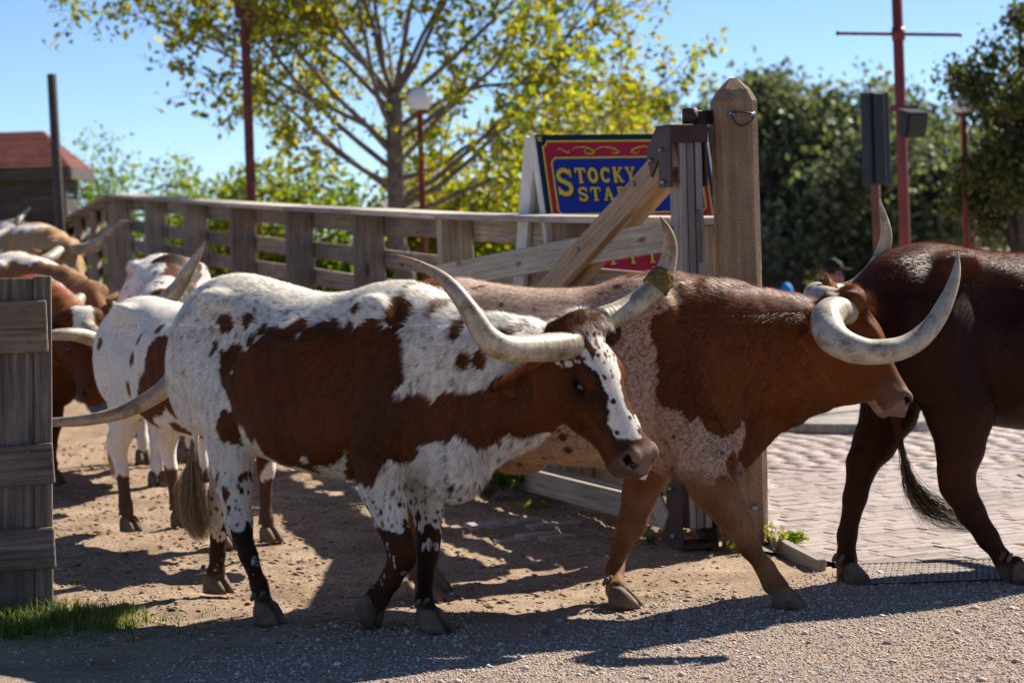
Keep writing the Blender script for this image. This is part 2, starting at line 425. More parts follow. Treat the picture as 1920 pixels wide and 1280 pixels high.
def leaf_mat(name, cols, trans=0.45):
    s = NT(name); oi = s.n('ShaderNodeVertexColor', layer_name='Col')
    c = s.ramp(oi.outputs[0], [(i / (len(cols) - 1), k) for i, k in enumerate(cols)])
    s.color(c); s.set(Roughness=0.5); s.b.inputs['Specular IOR Level'].default_value = 0.35
    tr = s.n('ShaderNodeBsdfTranslucent'); 
    tc = s.mix(c, (1.35, 1.3, 0.6), 1.0, 'MULTIPLY'); s.l(tc, tr.inputs[0])
    mx = s.n('ShaderNodeMixShader'); mx.inputs[0].default_value = trans
    s.l(s.b.outputs[0], mx.inputs[1]); s.l(tr.outputs[0], mx.inputs[2]); s.l(mx.outputs[0], s.out.inputs[0])
    return s.m
M['leaf_yellow'] = leaf_mat('yellow green leaves', [(0.09, 0.14, 0.012), (0.20, 0.24, 0.02), (0.33, 0.31, 0.025), (0.38, 0.24, 0.03)], 0.62)
M['leaf_green'] = leaf_mat('fresh green leaves', [(0.07, 0.12, 0.012), (0.14, 0.21, 0.018), (0.26, 0.30, 0.03)], 0.6)
M['leaf_dark'] = leaf_mat('dark evergreen leaves', [(0.07, 0.098, 0.055), (0.135, 0.17, 0.10), (0.24, 0.27, 0.175)], 0.4)
M['leaf_olive'] = leaf_mat('olive leaves', [(0.03, 0.045, 0.015), (0.075, 0.095, 0.022), (0.17, 0.165, 0.03)], 0.35)
M['grass'] = leaf_mat('grass blades', [(0.035, 0.075, 0.012), (0.09, 0.17, 0.02), (0.20, 0.24, 0.05), (0.34, 0.29, 0.12)], 0.45)
M['bark'] = plain('pale bark', (0.17, 0.135, 0.105), 0.9, 0, 0.4, 12, 0.9, 0.2)
M['bark_dark'] = plain('dark bark', (0.07, 0.055, 0.045), 0.9, 0, 0.4, 12, 0.9, 0.2)
M['skin'] = plain('skin', (0.42, 0.20, 0.14), 0.55, 0, 0.1, 8, 0.0)
M['shirt'] = plain('navy shirt', (0.015, 0.022, 0.055), 0.8, 0, 0.2, 12, 0.2)
M['shirt_blue'] = plain('bright blue shirt', (0.02, 0.22, 0.60), 0.8, 0, 0.15, 12, 0.2)
M['jeans'] = plain('jeans', (0.03, 0.05, 0.10), 0.85, 0, 0.2, 12, 0.2)
M['felt'] = plain('black felt hat', (0.008, 0.007, 0.007), 0.8, 0, 0.2, 12, 0.1)
M['lens'] = plain('blue mirror lens', (0.02, 0.18, 0.75), 0.15, 0.6, 0.1, 6, 0.0)
# ------------------------------------------------------------------ implicit bodies
def smin(a, b, k):
    h = np.clip(0.5 + 0.5 * (b - a) / k, 0, 1)
    return b + (a - b) * h - k * h * (1 - h)
class Field:
    def __init__(s): s.pr = []
    def cone(s, a, b, ra, rb, k=0.04, lat=None, f=1.0, sub=False):
        a, b = np.array(a, float), np.array(b, float); ba = b - a; L2 = max(1e-9, ba @ ba)
        lat = None if lat is None else np.array(lat, float) / np.linalg.norm(lat)
        def fn(P):
            q = P - a; t = np.clip(q @ ba / L2, 0, 1); q = q - t[..., None] * ba
            d2 = (q * q).sum(-1)
            if lat is not None:
                ql = q @ lat; d2 = d2 + (f * f - 1) * ql * ql
            return np.sqrt(d2) - (ra + (rb - ra) * t)
        r = max(ra, rb); s.pr.append((fn, np.minimum(a, b) - r, np.maximum(a, b) + r, k, sub))
    def chain(s, pts, k=0.03, lat=(0, 1, 0), f=1.0):
        for p, q in zip(pts[:-1], pts[1:]): s.cone(p[:3], q[:3], p[3], q[3], k, lat, f)
    def ell(s, c, r, ax=None, k=0.05, sub=False):
        c, r = np.array(c, float), np.array(r, float); A = np.eye(3) if ax is None else np.array(ax, float)
        def fn(P):
            q = (P - c) @ A.T
            k0 = np.sqrt(((q / r) ** 2).sum(-1)); k1 = np.sqrt(((q / (r * r)) ** 2).sum(-1))
            return k0 * (k0 - 1) / np.maximum(k1, 1e-6)
        m = max(r); s.pr.append((fn, c - m, c + m, k, sub))
    def loft(s, o, ax, tab, k=0.05, n=2.3):
        """sections across the first axis: (u, top, bottom, half width) along the second and third axes"""
        T = catmull(tab, 6); o = np.array(o, float); A = np.array(ax, float)
        i = np.argsort(T[:, 0]); T = T[i]
        def fn(P):
            q = (P - o) @ A.T; u = np.clip(q[..., 0], T[0, 0], T[-1, 0])
            to, bo, hw = (np.interp(u, T[:, 0], T[:, j]) for j in (1, 2, 3))
            c, hh = (to + bo) / 2, np.maximum((to - bo) / 2, 0.01)
            e = ((np.abs(q[..., 1] - c) / hh) ** n + (np.abs(q[..., 2]) / hw) ** n) ** (1 / n)
            d = (e - 1) * np.minimum(hh, hw)
            du = np.abs(q[..., 0] - u)
            return np.where(du > 0, np.sqrt(np.maximum(d, 0) ** 2 + du ** 2) + np.minimum(d, 0), d)
        cs = []
        for t in T[::3]:
            for v in (t[1], t[2]):
                for w_ in (-t[3], t[3]): cs.append(o + A[0] * t[0] + A[1] * v + A[2] * w_)
        cs = np.array(cs); s.pr.append((fn, cs.min(0), cs.max(0), k, False))
    def bounds(s):
        lo = np.min([p[1] for p in s.pr if not p[4]], 0); hi = np.max([p[2] for p in s.pr if not p[4]], 0)
        return lo - 0.03, hi + 0.03
    def eval(s, P):
        D = np.full(len(P), 0.3)
        for fn, lo, hi, k, sub in s.pr:
            pad = k + 0.03
            m_ = np.all((P > lo - pad) & (P < hi + pad), -1)
            if not m_.any(): continue
            d = fn(P[m_]); D[m_] = -smin(-D[m_], d, k) if sub else smin(D[m_], d, k)
        return D
    def grad(s, P, e=0.004):
        G = np.empty_like(P)
        for i in range(3):
            E = np.zeros(3); E[i] = e; G[:, i] = s.eval(P + E) - s.eval(P - E)
        return G / np.maximum(np.linalg.norm(G, axis=1, keepdims=True), 1e-9)
    def surface(s, h):
        lo, hi = s.bounds(); n = np.ceil((hi - lo) / h).astype(int) + 1
        ax = [lo[i] + h * np.arange(n[i]) for i in range(3)]
        V = np.full(n, 0.3)
        for fn, a, b, k, sub in s.pr:
            pad = k + 0.03
            i0 = np.maximum(0, np.floor((a - pad - lo) / h).astype(int)); i1 = np.minimum(n, np.ceil((b + pad - lo) / h).astype(int) + 1)
            if np.any(i1 <= i0): continue
            sl = tuple(slice(i0[j], i1[j]) for j in range(3))
            G = np.stack(np.meshgrid(*[ax[j][sl[j]] for j in range(3)], indexing='ij'), -1)
            d = fn(G); V[sl] = -smin(-V[sl], d, k) if sub else smin(V[sl], d, k)
        ins = V < 0
        c = np.zeros(n - 1, np.int8)
        for dx in (0, 1):
            for dy in (0, 1):
                for dz in (0, 1):
                    c += ins[dx:n[0] - 1 + dx, dy:n[1] - 1 + dy, dz:n[2] - 1 + dz]
        act = (c > 0) & (c < 8); idx = -np.ones(n - 1, int); cell = np.argwhere(act); idx[act] = np.arange(len(cell))
        acc = np.zeros((len(cell), 3)); cnt = np.zeros(len(cell))
        corner = [np.array((x, y, z)) for x in (0, 1) for y in (0, 1) for z in (0, 1)]
        for p in corner:
            for q in corner:
                dlt = q - p
                if dlt.sum() != 1 or dlt.min() < 0: continue
                va = V[tuple((cell + p).T)]; vb = V[tuple((cell + q).T)]
                m_ = (va < 0) != (vb < 0); t = va[m_] / (va[m_] - vb[m_])
                acc[m_] += p + t[:, None] * dlt; cnt[m_] += 1
        P = lo + h * (cell + acc / cnt[:, None])
        Q = []
        for a in range(3):
            b, c_ = (a + 1) % 3, (a + 2) % 3
            s0 = [slice(None)] * 3; s1 = [slice(None)] * 3
            s0[a] = slice(0, n[a] - 1); s1[a] = slice(1, n[a])
            e = np.argwhere(ins[tuple(s0)] != ins[tuple(s1)])
            e = e[(e[:, b] > 0) & (e[:, c_] > 0) & (e[:, b] < n[b] - 1) & (e[:, c_] < n[c_] - 1)]
            flip = ins[tuple(e.T)]
            eb, ec = np.zeros(3, int), np.zeros(3, int); eb[b] = 1; ec[c_] = 1
            q = np.stack([idx[tuple((e - eb - ec).T)], idx[tuple((e - ec).T)], idx[tuple(e.T)], idx[tuple((e - eb).T)]], 1)
            q[~flip] = q[~flip][:, ::-1]
            Q.append(q)
        return P, np.concatenate(Q)
    def project(s, P, it=2):
        for _ in range(it):
            d = s.eval(P); P = P - s.grad(P) * np.clip(d, -0.02, 0.02)[:, None]
        return P
def subdivide(P, Q):
    E = np.sort(np.concatenate([Q[:, [0, 1]], Q[:, [1, 2]], Q[:, [2, 3]], Q[:, [3, 0]]]), 1)
    u, inv = np.unique(E, axis=0, return_inverse=True); inv = inv.ravel()
    m_ = len(Q); e = inv.reshape(4, m_) + len(P)
    fc = np.arange(m_) + len(P) + len(u)
    P2 = np.concatenate([P, (P[u[:, 0]] + P[u[:, 1]]) / 2, P[Q].mean(1)])
    Q2 = np.concatenate([np.stack([Q[:, i], e[i], fc, e[i - 1]], 1) for i in range(4)])
    return P2, Q2

def relax(P, Q, f):
    A = np.zeros_like(P); c = np.zeros(len(P))
    for i in range(4):
        np.add.at(A, Q[:, i], P[Q[:, (i + 1) % 4]] + P[Q[:, i - 1]]); np.add.at(c, Q[:, i], 2)
    return P * (1 - f) + f * A / np.maximum(c, 1)[:, None]
def inpoly(x, y, poly):
    poly = np.asarray(poly, float); n = len(poly); c = np.zeros(len(x), bool); j = n - 1
    for i in range(n):
        xi, yi = poly[i]; xj, yj = poly[j]
        if yi != yj:
            c ^= ((yi > y) != (yj > y)) & (x < (xj - xi) * (y - yi) / (yj - yi) + xi)
        j = i
    return c

# ------------------------------------------------------------------ the steer
def nrm(v): v = np.array(v, float); return v / np.linalg.norm(v)
TORSO = [(-0.86, 1.17, 1.00, 0.05), (-0.82, 1.28, 0.92, 0.125), (-0.72, 1.385, 0.82, 0.195), (-0.58, 1.43, 0.74, 0.235), (-0.44, 1.43, 0.69, 0.255),
         (-0.25, 1.395, 0.645, 0.285), (0.0, 1.375, 0.60, 0.315), (0.2, 1.38, 0.585, 0.315), (0.40, 1.40, 0.585, 0.275),
         (0.55, 1.405, 0.60, 0.235), (0.68, 1.36, 0.66, 0.195), (0.80, 1.27, 0.76, 0.14), (0.88, 1.18, 0.86, 0.08)]
HEAD = [(-0.05, -0.01, -0.15, 0.06), (-0.01, 0.035, -0.20, 0.095), (0.06, 0.05, -0.235, 0.110), (0.13, 0.052, -0.262, 0.116), (0.20, 0.042, -0.268, 0.110),
        (0.28, 0.022, -0.245, 0.090), (0.36, 0.008, -0.205, 0.076), (0.43, 0.000, -0.182, 0.073), (0.485, -0.004, -0.174, 0.083),
        (0.525, -0.018, -0.160, 0.083), (0.550, -0.048, -0.135, 0.058)]
class Steer:
    def __init__(s, loc, theta, scale=1.0):
        s.loc = Vector(loc); s.th = theta; s.s = scale
        s.W = Matrix.Translation(s.loc) @ Matrix.Rotation(-theta, 4, 'Z'); s.Wi = s.W.inverted()
        s.F = Field()
    def L(s, p): return np.array(s.Wi @ Vector(p))                       # world -> local
    def Ld(s, v): return np.array(s.Wi.to_3x3() @ Vector(v))
    def J(s, px, py, yl):                                               # photograph point on the plane local y = yl
        v = s.Wi.to_3x3() @ ray(px, py); o = s.Wi @ CAM
        t = (yl - o.y) / v.y; return np.array(o + v * t)

def hoof_mesh(sc):
    """a cloven hoof with dew claws, toe along +x, sole at z=0"""
    V, F = [], []
    def claw(y0, sg):
        prof = [(0.0, -0.052, 0.082, 0.030), (0.028, -0.054, 0.066, 0.029), (0.055, -0.052, 0.040, 0.026), (0.075, -0.045, 0.018, 0.022), (0.086, -0.03, 0.0, 0.012)]
        n = 10; b = len(V)
        for z, xb, xf, hw in prof:
            for k in range(n):
                a = 2 * math.pi * k / n; cx, sx = math.cos(a), math.sin(a)
                xm, xr = (xb + xf) / 2, (xf - xb) / 2
                wd = hw * (1 - 0.55 * max(0, cx) ** 3)
                yy = y0 + sg * 0.012 * max(0, -cx) * 0 + wd * sx
                V.append((xm + xr * math.copysign(abs(cx) ** 0.8, cx), yy - sg * 0.010 * max(0, cx) ** 2, z))
        for i in range(len(prof) - 1):
            for k in range(n):
                F.append((b + i * n + k, b + i * n + (k + 1) % n, b + (i + 1) * n + (k + 1) % n, b + (i + 1) * n + k))
        F.append(tuple(b + k for k in range(n))[::-1]); F.append(tuple(b + (len(prof) - 1) * n + k for k in range(n)))
    claw(0.030, 1); claw(-0.030, -1)
    for sg in (1, -1):
        b = len(V); n = 6
        for z, r in ((0.086, 0.003), (0.094, 0.010), (0.106, 0.012), (0.122, 0.009)):
            for k in range(n):
                a = 2 * math.pi * k / n
                V.append((-0.052 - (0.13 - z) * 0.5 + r * math.cos(a), sg * 0.024 + r * math.sin(a), z))
        for i in range(3):
            for k in range(n): F.append((b + i * n + k, b + i * n + (k + 1) % n, b + (i + 1) * n + (k + 1) % n, b + (i + 1) * n + k))
        F.append(tuple(b + k for k in range(n))[::-1]); F.append(tuple(b + 3 * n + k for k in range(n)))
    me = bpy.data.meshes.new('hoof'); me.from_pydata([(x * sc, y * sc, z * sc) for x, y, z in V], [], F); me.update()
    me.polygons.foreach_set('use_smooth', np.ones(len(me.polygons), dtype=bool))
    me.materials.append(M['hoof']); return me

def hair_tris(P, N, D, length, width, C, lift=0.35, jit=0.35):
    if np.ndim(lift): lift = lift[:, None]
    """one thin blade per hair"""
    n = len(P); T = D - (D * N).sum(1, keepdims=True) * N
    T /= np.maximum(np.linalg.norm(T, axis=1, keepdims=True), 1e-6)
    rnd = RNG.normal(size=(n, 3)) * jit
    d = T + N * (lift * (0.6 + 0.8 * RNG.random((n, 1)))) + rnd * 0.6
    d /= np.linalg.norm(d, axis=1, keepdims=True)
    S = np.cross(d, N); S /= np.maximum(np.linalg.norm(S, axis=1, keepdims=True), 1e-6)
    ln = length * (0.6 + 0.7 * RNG.random(n))[:, None] if np.ndim(length) == 0 else (length * (0.6 + 0.7 * RNG.random(n)))[:, None]
    w_ = width if np.ndim(width) == 0 else width[:, None]
    a = P - S * w_ / 2 - N * 0.001; b = P + S * w_ / 2 - N * 0.001; c = P + d * ln
    V = np.stack([a, b, c], 1).reshape(-1, 3); F = np.arange(3 * n).reshape(n, 3)
    return V, F, np.repeat(C, 3, axis=0)

def ear_mesh(L, Wd, cup=0.5, thick=0.012):
    """leaf shaped ear along +x, opening towards +z"""
    nu, nv = 12, 9; V = []
    for side in (0, 1):
        for i in range(nu):
            t = i / (nu - 1); hw = Wd * (0.35 + 0.65 * math.sin(min(1, t * 1.5 + 0.12) * math.pi * 0.5)) * (1 - t ** 3.2) ** 0.7 / 2 + 0.002
            for j in range(nv):
                q = -1 + 2 * j / (nv - 1)
                z = cup * hw * (q * q) - (thick * (1 - abs(q) ** 4) * (1 - t * 0.6) if side else 0)
                V.append((L * t, hw * q, z - L * 0.10 * t * t))
    F = []
    o = nu * nv
    for i in range(nu - 1):
        for j in range(nv - 1):
            a = i * nv + j; F.append((a, a + 1, a + nv + 1, a + nv)); F.append((o + a, o + a + nv, o + a + nv + 1, o + a + 1))
        F.append((i * nv, (i + 1) * nv, o + (i + 1) * nv, o + i * nv)); j = nv - 1
        F.append((i * nv + j, o + i * nv + j, o + (i + 1) * nv + j, (i + 1) * nv + j))
    return np.array(V), F

def build_steer(S, spec, label, cat='steer'):
    s = S.s; F = S.F; lat = (0, 1, 0)
    tor = spec.get('torso', TORSO)
    tor = [(a * s, b * s, c * s, d * s * spec.get('wide', 1.0)) for a, b, c, d in tor]
    F.loft((0, 0, 0), ((1, 0, 0), (0, 0, 1), (0, 1, 0)), tor, 0.06, 2.15)
    for sg in (1, -1):                                                  # hooks, pins, shoulder blades, thigh and rib mass
        F.ell((-0.47 * s, sg * 0.195 * s, 1.350 * s), (0.09 * s, 0.042 * s, 0.042 * s), None, 0.07)
        F.ell((-0.78 * s, sg * 0.095 * s, 1.20 * s), (0.07 * s, 0.04 * s, 0.07 * s), None, 0.08)
        F.ell((0.50 * s, sg * 0.185 * s, 1.10 * s), (0.15 * s, 0.075 * s, 0.27 * s), None, 0.07)
        F.ell((-0.60 * s, sg * 0.165 * s, 1.03 * s), (0.20 * s, 0.105 * s, 0.27 * s), None, 0.08)
        F.ell((0.10 * s, sg * 0.24 * s, 0.95 * s), (0.38 * s, 0.10 * s, 0.28 * s), None, 0.09)
        F.ell((-0.33 * s, sg * 0.285 * s, 1.21 * s), (0.11 * s, 0.075 * s, 0.11 * s), None, 0.10, sub=True)   # hungry hollow
    F.ell((0.72 * s, 0, 0.74 * s), (0.14 * s, 0.11 * s, 0.20 * s), None, 0.09)                                # brisket
    for c, r in spec.get('lumps', []): F.ell(c, r, None, 0.07)
    # legs
    hoofs = []
    for key, leg in spec['legs'].items():
        pts = [np.array(q[:3]) for q in leg['pts']]; rr = [q[3] * (0.92 if q[2] < 0.5 * s else 1.0) for q in leg['pts']]
        F.chain([(*p, r) for p, r in zip(pts, rr)], 0.035, leg.get('lat', lat), leg.get('f', 1.22))
        hoofs.append((key, leg))
        for c, r in leg.get('bumps', []): F.ell(c, r, None, 0.03)
    # neck
    nk = spec['neck']
    F.chain([(*q[:3], q[3]) for q in nk], 0.09, spec.get('neck_lat', lat), spec.get('neck_f', 1.55))
    for q in spec.get('dewlap', []): F.cone(q[0][:3], q[1][:3], q[0][3], q[1][3], 0.08, spec.get('neck_lat', lat), 2.6)
    for a_, b_, f_ in spec.get('extra', []): F.cone(a_[:3], b_[:3], a_[3], b_[3], 0.08, spec.get('neck_lat', lat), f_)
    # head frame
    hp = spec['head']; po = S.L(hp['poll']); u = nrm(S.Ld(hp['u'])); up = np.array((0, 0, 1.0))
    v = nrm(up - u * (u @ up)); w_ = np.cross(u, v); ro = hp.get('roll', 0.0)
    v, w_ = v * math.cos(ro) + w_ * math.sin(ro), w_ * math.cos(ro) - v * math.sin(ro)
    A = np.array([u, v, w_]); hs = hp.get('s', 1.0)
    def H(a, b, c): return po + (u * a + v * b + w_ * c) * hs
    F.loft(po, A, [(a * hs, b * hs, c * hs, d * hs) for a, b, c, d in HEAD], 0.04, 2.2)
    for sg in (1, -1):
        F.ell(H(0.15, -0.135, sg * 0.066), np.array((0.11, 0.10, 0.052)) * hs, A, 0.05)          # cheek
        F.ell(H(0.170, -0.006, sg * 0.088), np.array((0.06, 0.022, 0.024)) * hs, A, 0.04)        # brow
        F.ell(H(0.195, -0.040, sg * 0.100), np.array((0.042, 0.030, 0.022)) * hs, A, 0.02)       # lids
        F.ell(H(-0.005, 0.005, sg * 0.10), np.array((0.055, 0.055, 0.055)) * hs, A, 0.05)        # horn boss
        F.ell(H(0.505, -0.055, sg * 0.055), np.array((0.040, 0.042, 0.030)) * hs, A, 0.025)      # nostril wing
        F.ell(H(0.44, -0.11, sg * 0.062), np.array((0.07, 0.045, 0.026)) * hs, A, 0.03)          # upper lip
        F.ell(H(0.195, -0.040, sg * 0.126), np.array((0.027, 0.0155, 0.024)) * hs, A, 0.006, sub=True)
        F.cone(H(0.532, -0.060, sg * 0.050), H(0.500, -0.045, sg * 0.078), 0.017 * hs, 0.010 * hs, 0.014, sub=True)
        F.cone(H(0.545, -0.118, sg * 0.020), H(0.430, -0.140, sg * 0.076), 0.005 * hs, 0.004 * hs, 0.008, sub=True)
    F.ell(H(0.480, -0.168, 0), np.array((0.055, 0.022, 0.056)) * hs, A, 0.02)                    # lower lip
    F.ell(H(-0.02, 0.045, 0), np.array((0.05, 0.035, 0.09)) * hs, A, 0.04)                       # poll
    h = spec.get('h', 0.016)
    P, Q = F.surface(h); P = relax(P, Q, 0.35)
    if spec.get('sub'):
        P, Q = subdivide(P, Q); P = relax(P, Q, 0.5)
        hq = (P - po) @ A.T / hs
        i = np.nonzero((hq[:, 0] > -0.06) & (hq[:, 0] < 0.6) & (np.abs(hq[:, 2]) < 0.18) & (hq[:, 1] > -0.32) & (hq[:, 1] < 0.13))[0]
        P[i] = F.project(P[i], 2)
    # loose skin: neck folds, ribs and small unevenness along the normals
    nn = np.cross(P[Q[:, 2]] - P[Q[:, 0]], P[Q[:, 3]] - P[Q[:, 1]]); vn = np.zeros_like(P)
    for i in range(4): np.add.at(vn, Q[:, i], nn)
    vn /= np.maximum(np.linalg.norm(vn, axis=1, keepdims=True), 1e-12)
    hq = (P - po) @ A.T / hs; ish = (hq[:, 0] > -0.02) & (np.abs(hq[:, 2]) < 0.2) & (hq[:, 1] > -0.3) & (hq[:, 1] < 0.13)
    wr = np.clip((P[:, 0] / s - 0.55) / 0.2, 0, 1) * np.clip((P[:, 2] / s - 0.6) / 0.1, 0, 1) * ~ish
    rib = np.exp(-((P[:, 0] / s - 0.05) / 0.25) ** 2) * np.exp(-((P[:, 2] / s - 0.98) / 0.2) ** 2)
    dsp = 0.005 * fbm(P * np.array((1, 1, 0.5)), 9, 41) * ~ish + 0.011 * wr * vnoise(P * np.array((1.5, 1, 0.35)), 13, 43) + 0.005 * rib * np.sin(P[:, 0] * 58 + P[:, 2] * 16)
    P = P + vn * dsp[:, None]
    def coat(p):
        q = (p - po) @ A.T / hs
        c = spec['coat'](S, p, q)
        for sg in (1, -1):
            n_ = np.array((0.515, -0.052, sg * 0.066)); c[np.linalg.norm((q - n_) * np.array((1.15, 1.3, 0.8)), axis=1) < 0.026] = (0.014, 0.008, 0.007)
            n_ = np.array((0.195, -0.040, sg * 0.112)); e_ = np.linalg.norm((q - n_) * np.array((0.9, 1.5, 0.7)), axis=1); c[e_ < 0.033] = (0.012, 0.007, 0.005)
        return c
    root = empty('longhorn_steer', S.loc, -S.th, label, cat, 'longhorn cattle walking out of the chute')
    me = mesh('body', P, Q, True); vcol(me, coat(P)); link('body', me, M['coat'], root, local=True)
    # eyes
    for sg in (1, -1):
        em = bmesh.new(); bmesh.ops.create_uvsphere(em, u_segments=16, v_segments=10, radius=0.0245 * hs)
        e = bpy.data.meshes.new('eye'); em.to_mesh(e); em.free()
        e.polygons.foreach_set('use_smooth', np.ones(len(e.polygons), dtype=bool))
        c = H(0.195, -0.040, sg * 0.0985); link('eye', e, M['eye'], root, Matrix.Translation(c), local=True)
    # hooves
    hm = hoof_mesh(s * spec.get('hoof', 1.05))
    for key, leg in hoofs:
        p = np.array(leg['hoof']); ang = leg.get('pitch', 0.0); yaw = leg.get('yaw', 0.0)
        link('hoof', hm, None, root, Matrix.Translation(p) @ Matrix.Rotation(yaw, 4, 'Z') @ Matrix.Rotation(ang, 4, 'Y'), local=True)
    # horns
    for hn in spec['horns']:
        pts = np.array([[*S.L(p), r] for p, r in hn['pts']])
        c = catmull(pts, 14); n = len(c)
        tm = tube_mesh([x[:3] for x in c], [max(0.0025, x[3]) * (1 + (0.022 * math.sin(i * 1.9) + 0.012 * math.sin(i * 0.83)) * max(0, 1 - i / n / 0.4) + 0.012 * math.sin(i * 0.37)) for i, x in enumerate(c)], 20, True, 'horn')
        co = np.empty(len(tm.vertices) * 3, np.float32); tm.vertices.foreach_get('co', co); co = co.reshape(-1, 3)
        t = np.repeat(np.linspace(0, 1, n), 20)[:, None]
        ba, mi, ti = np.array(hn.get('col0', (0.50, 0.43, 0.32))), np.array(hn.get('col1', (0.46, 0.385, 0.28))), np.array(hn.get('col2', (0.30, 0.20, 0.13)))
        C = np.where(t < 0.5, ba + (mi - ba) * t * 2, mi + (ti - mi) * (t - 0.5) * 2)
        an = np.tile(np.arange(20) / 20 * 6.2832, n); sk_ = np.stack([np.cos(an) * 2.2, np.sin(an) * 2.2, t[:, 0] * 3.5], 1)
        st_ = np.clip(fbm(sk_, 1.6, 7 + int(abs(pts[0][0]) * 50) % 9) * 1.7 + 0.1, 0, 1)[:, None]
        C = C * (1 - 0.68 * st_) + np.array((0.17, 0.115, 0.068)) * 0.68 * st_
        C = C * (1 + 0.16 * fbm(co * np.array((1, 1, 1)), 22, 5)[:, None])
        rg = np.sin(t[:, 0] * 160) * (t[:, 0] < 0.25) * 0.07; C = C * (1 - np.abs(rg))[:, None]
        vcol(tm, np.clip(C, 0, 1)); link('horn', tm, M['horn'], root, local=True)
    # ears
    for e in spec['ears']:
        b = H(*e['base']); x = nrm(u * e['dir'][0] + v * e['dir'][1] + w_ * e['dir'][2]); z = nrm(u * e['open'][0] + v * e['open'][1] + w_ * e['open'][2])
        z = nrm(z - x * (z @ x)); y = np.cross(z, x)
        V, Fc = ear_mesh(e.get('L', 0.19) * hs, e.get('W', 0.115) * hs)
        V = b + V[:, :1] * x + V[:, 1:2] * y + V[:, 2:3] * z
        em = mesh('ear', V, Fc, True); bc = np.array(e.get('col', (0.10, 0.035, 0.015)))
        C = np.tile(bc, (len(V), 1)) * (1 + 0.3 * fbm(V, 40, 3)[:, None]); vcol(em, C)
        eo = link('ear', em, M['coat'], root, local=True)
        k = e.get('hairs', 1500)
        i = RNG.integers(0, len(V), k); Pp = V[i] + RNG.normal(size=(k, 3)) * 0.006
        out = Pp - (b + x * 0.08 * hs); out /= np.linalg.norm(out, axis=1, keepdims=True)
        Vh, Fh, Ch = hair_tris(Pp, out, np.tile(x, (k, 1)), 0.042, 0.0017, np.tile(bc, (k, 1)) * (0.7 + 1.0 * RNG.random((k, 1))), 0.6, 0.4)
        hm_ = mesh('ear_hair', Vh, Fh); vcol(hm_, Ch); props(link('ear_hair', hm_, M['fur'], eo, local=True), kind='stuff')
    # tail
    if 'tail' in spec:
        c = catmull(spec['tail'], 8)
        tm = tube_mesh([x[:3] for x in c], [x[3] for x in c], 10, True, 'tail')
        co = np.empty(len(tm.vertices) * 3, np.float32); tm.vertices.foreach_get('co', co); vcol(tm, coat(co.reshape(-1, 3).astype(float)))
        to = link('tail', tm, M['coat'], root, local=True)
        sw = spec['switch']; k = sw.get('n', 900); V, Fc, C = [], [], []
        cols = np.array(sw['cols'], float); path = catmull(sw['path'], 6); npth = len(path)
        tt = np.linspace(0, 1, npth)
        for q in range(k):
            a0 = random.random() * sw.get('spread0', 0.45); ln = 1 - 0.35 * random.random() ** 2
            off = np.array([random.gauss(0, 1) for _ in range(3)]); off /= max(1.0, np.linalg.norm(off) / 1.6)
            wig = random.random() * 6.28; seg = 9; b = len(V); pv = None
            cc = cols[random.randrange(len(cols))] * (0.75 + 0.6 * random.random())
            side = nrm(np.array([random.gauss(0, 1) for _ in range(3)]))
            for i in range(seg):
                t = a0 + (ln - a0) * i / (seg - 1)
                p = np.array([np.interp(t, tt, path[:, j]) for j in range(4)])
                pos = p[:3] + off * p[3] * min(1.0, 0.25 + 1.4 * (t - a0)) + side * 0.008 * math.sin(wig + 9 * t)
                wd = 0.0016 * (1 - 0.75 * i / (seg - 1))
                V.append(pos - side * wd); V.append(pos + side * wd); C.append(cc); C.append(cc)
                if i: Fc.append((b + 2 * i - 2, b + 2 * i - 1, b + 2 * i + 1, b + 2 * i))
        sm_ = mesh('switch', np.array(V), np.array(Fc)); vcol(sm_, np.array(C))
        props(link('tail_switch', sm_, M['fur'], to, local=True), kind='stuff')
    # coat of hair
    nf = spec.get('fur', 0)
    if nf:
        a = np.linalg.norm(np.cross(P[Q[:, 2]] - P[Q[:, 0]], P[Q[:, 3]] - P[Q[:, 1]]), axis=1) / 2
        cen = P[Q].mean(1)
        fr = S.Wi @ CAM; vd = np.array(fr) - cen
        nn = np.cross(P[Q[:, 2]] - P[Q[:, 0]], P[Q[:, 3]] - P[Q[:, 1]]); nn /= np.maximum(np.linalg.norm(nn, axis=1, keepdims=True), 1e-12)
        wt = a * np.where((nn * vd).sum(1) > -1.5, 1.0, 0.35)
        hq = (cen - po) @ A.T / hs
        wt = wt * np.where((hq[:, 0] > 0.02) & (np.abs(hq[:, 2]) < 0.2) & (hq[:, 0] < 0.56) & (hq[:, 1] > -0.3) & (hq[:, 1] < .12), 1.7, 1.0)
        wt = wt * np.where((hq[:, 0] > 0.485) & (np.abs(hq[:, 2]) < 0.15) & (np.abs(hq[:, 1]) < 0.2), 0.06, 1.0)
        f = RNG.choice(len(Q), nf, p=wt / wt.sum()); r1, r2 = RNG.random((2, nf, 1))
        p = (P[Q[f, 0]] * (1 - r1) + P[Q[f, 1]] * r1) * (1 - r2) + (P[Q[f, 3]] * (1 - r1) + P[Q[f, 2]] * r1) * r2
        vn = np.zeros_like(P)
        for i in range(4): np.add.at(vn, Q[:, i], nn)
        vn /= np.maximum(np.linalg.norm(vn, axis=1, keepdims=True), 1e-9)
        N = vn[Q[f]].mean(1); N /= np.linalg.norm(N, axis=1, keepdims=True)
        q = (p - po) @ A.T / hs
        head = (q[:, 0] > -0.02) & (np.abs(q[:, 2]) < 0.2) & (q[:, 1] > -0.3) & (q[:, 1] < 0.13) & (q[:, 0] < 0.6)
        low = p[:, 2] < 0.55 * s
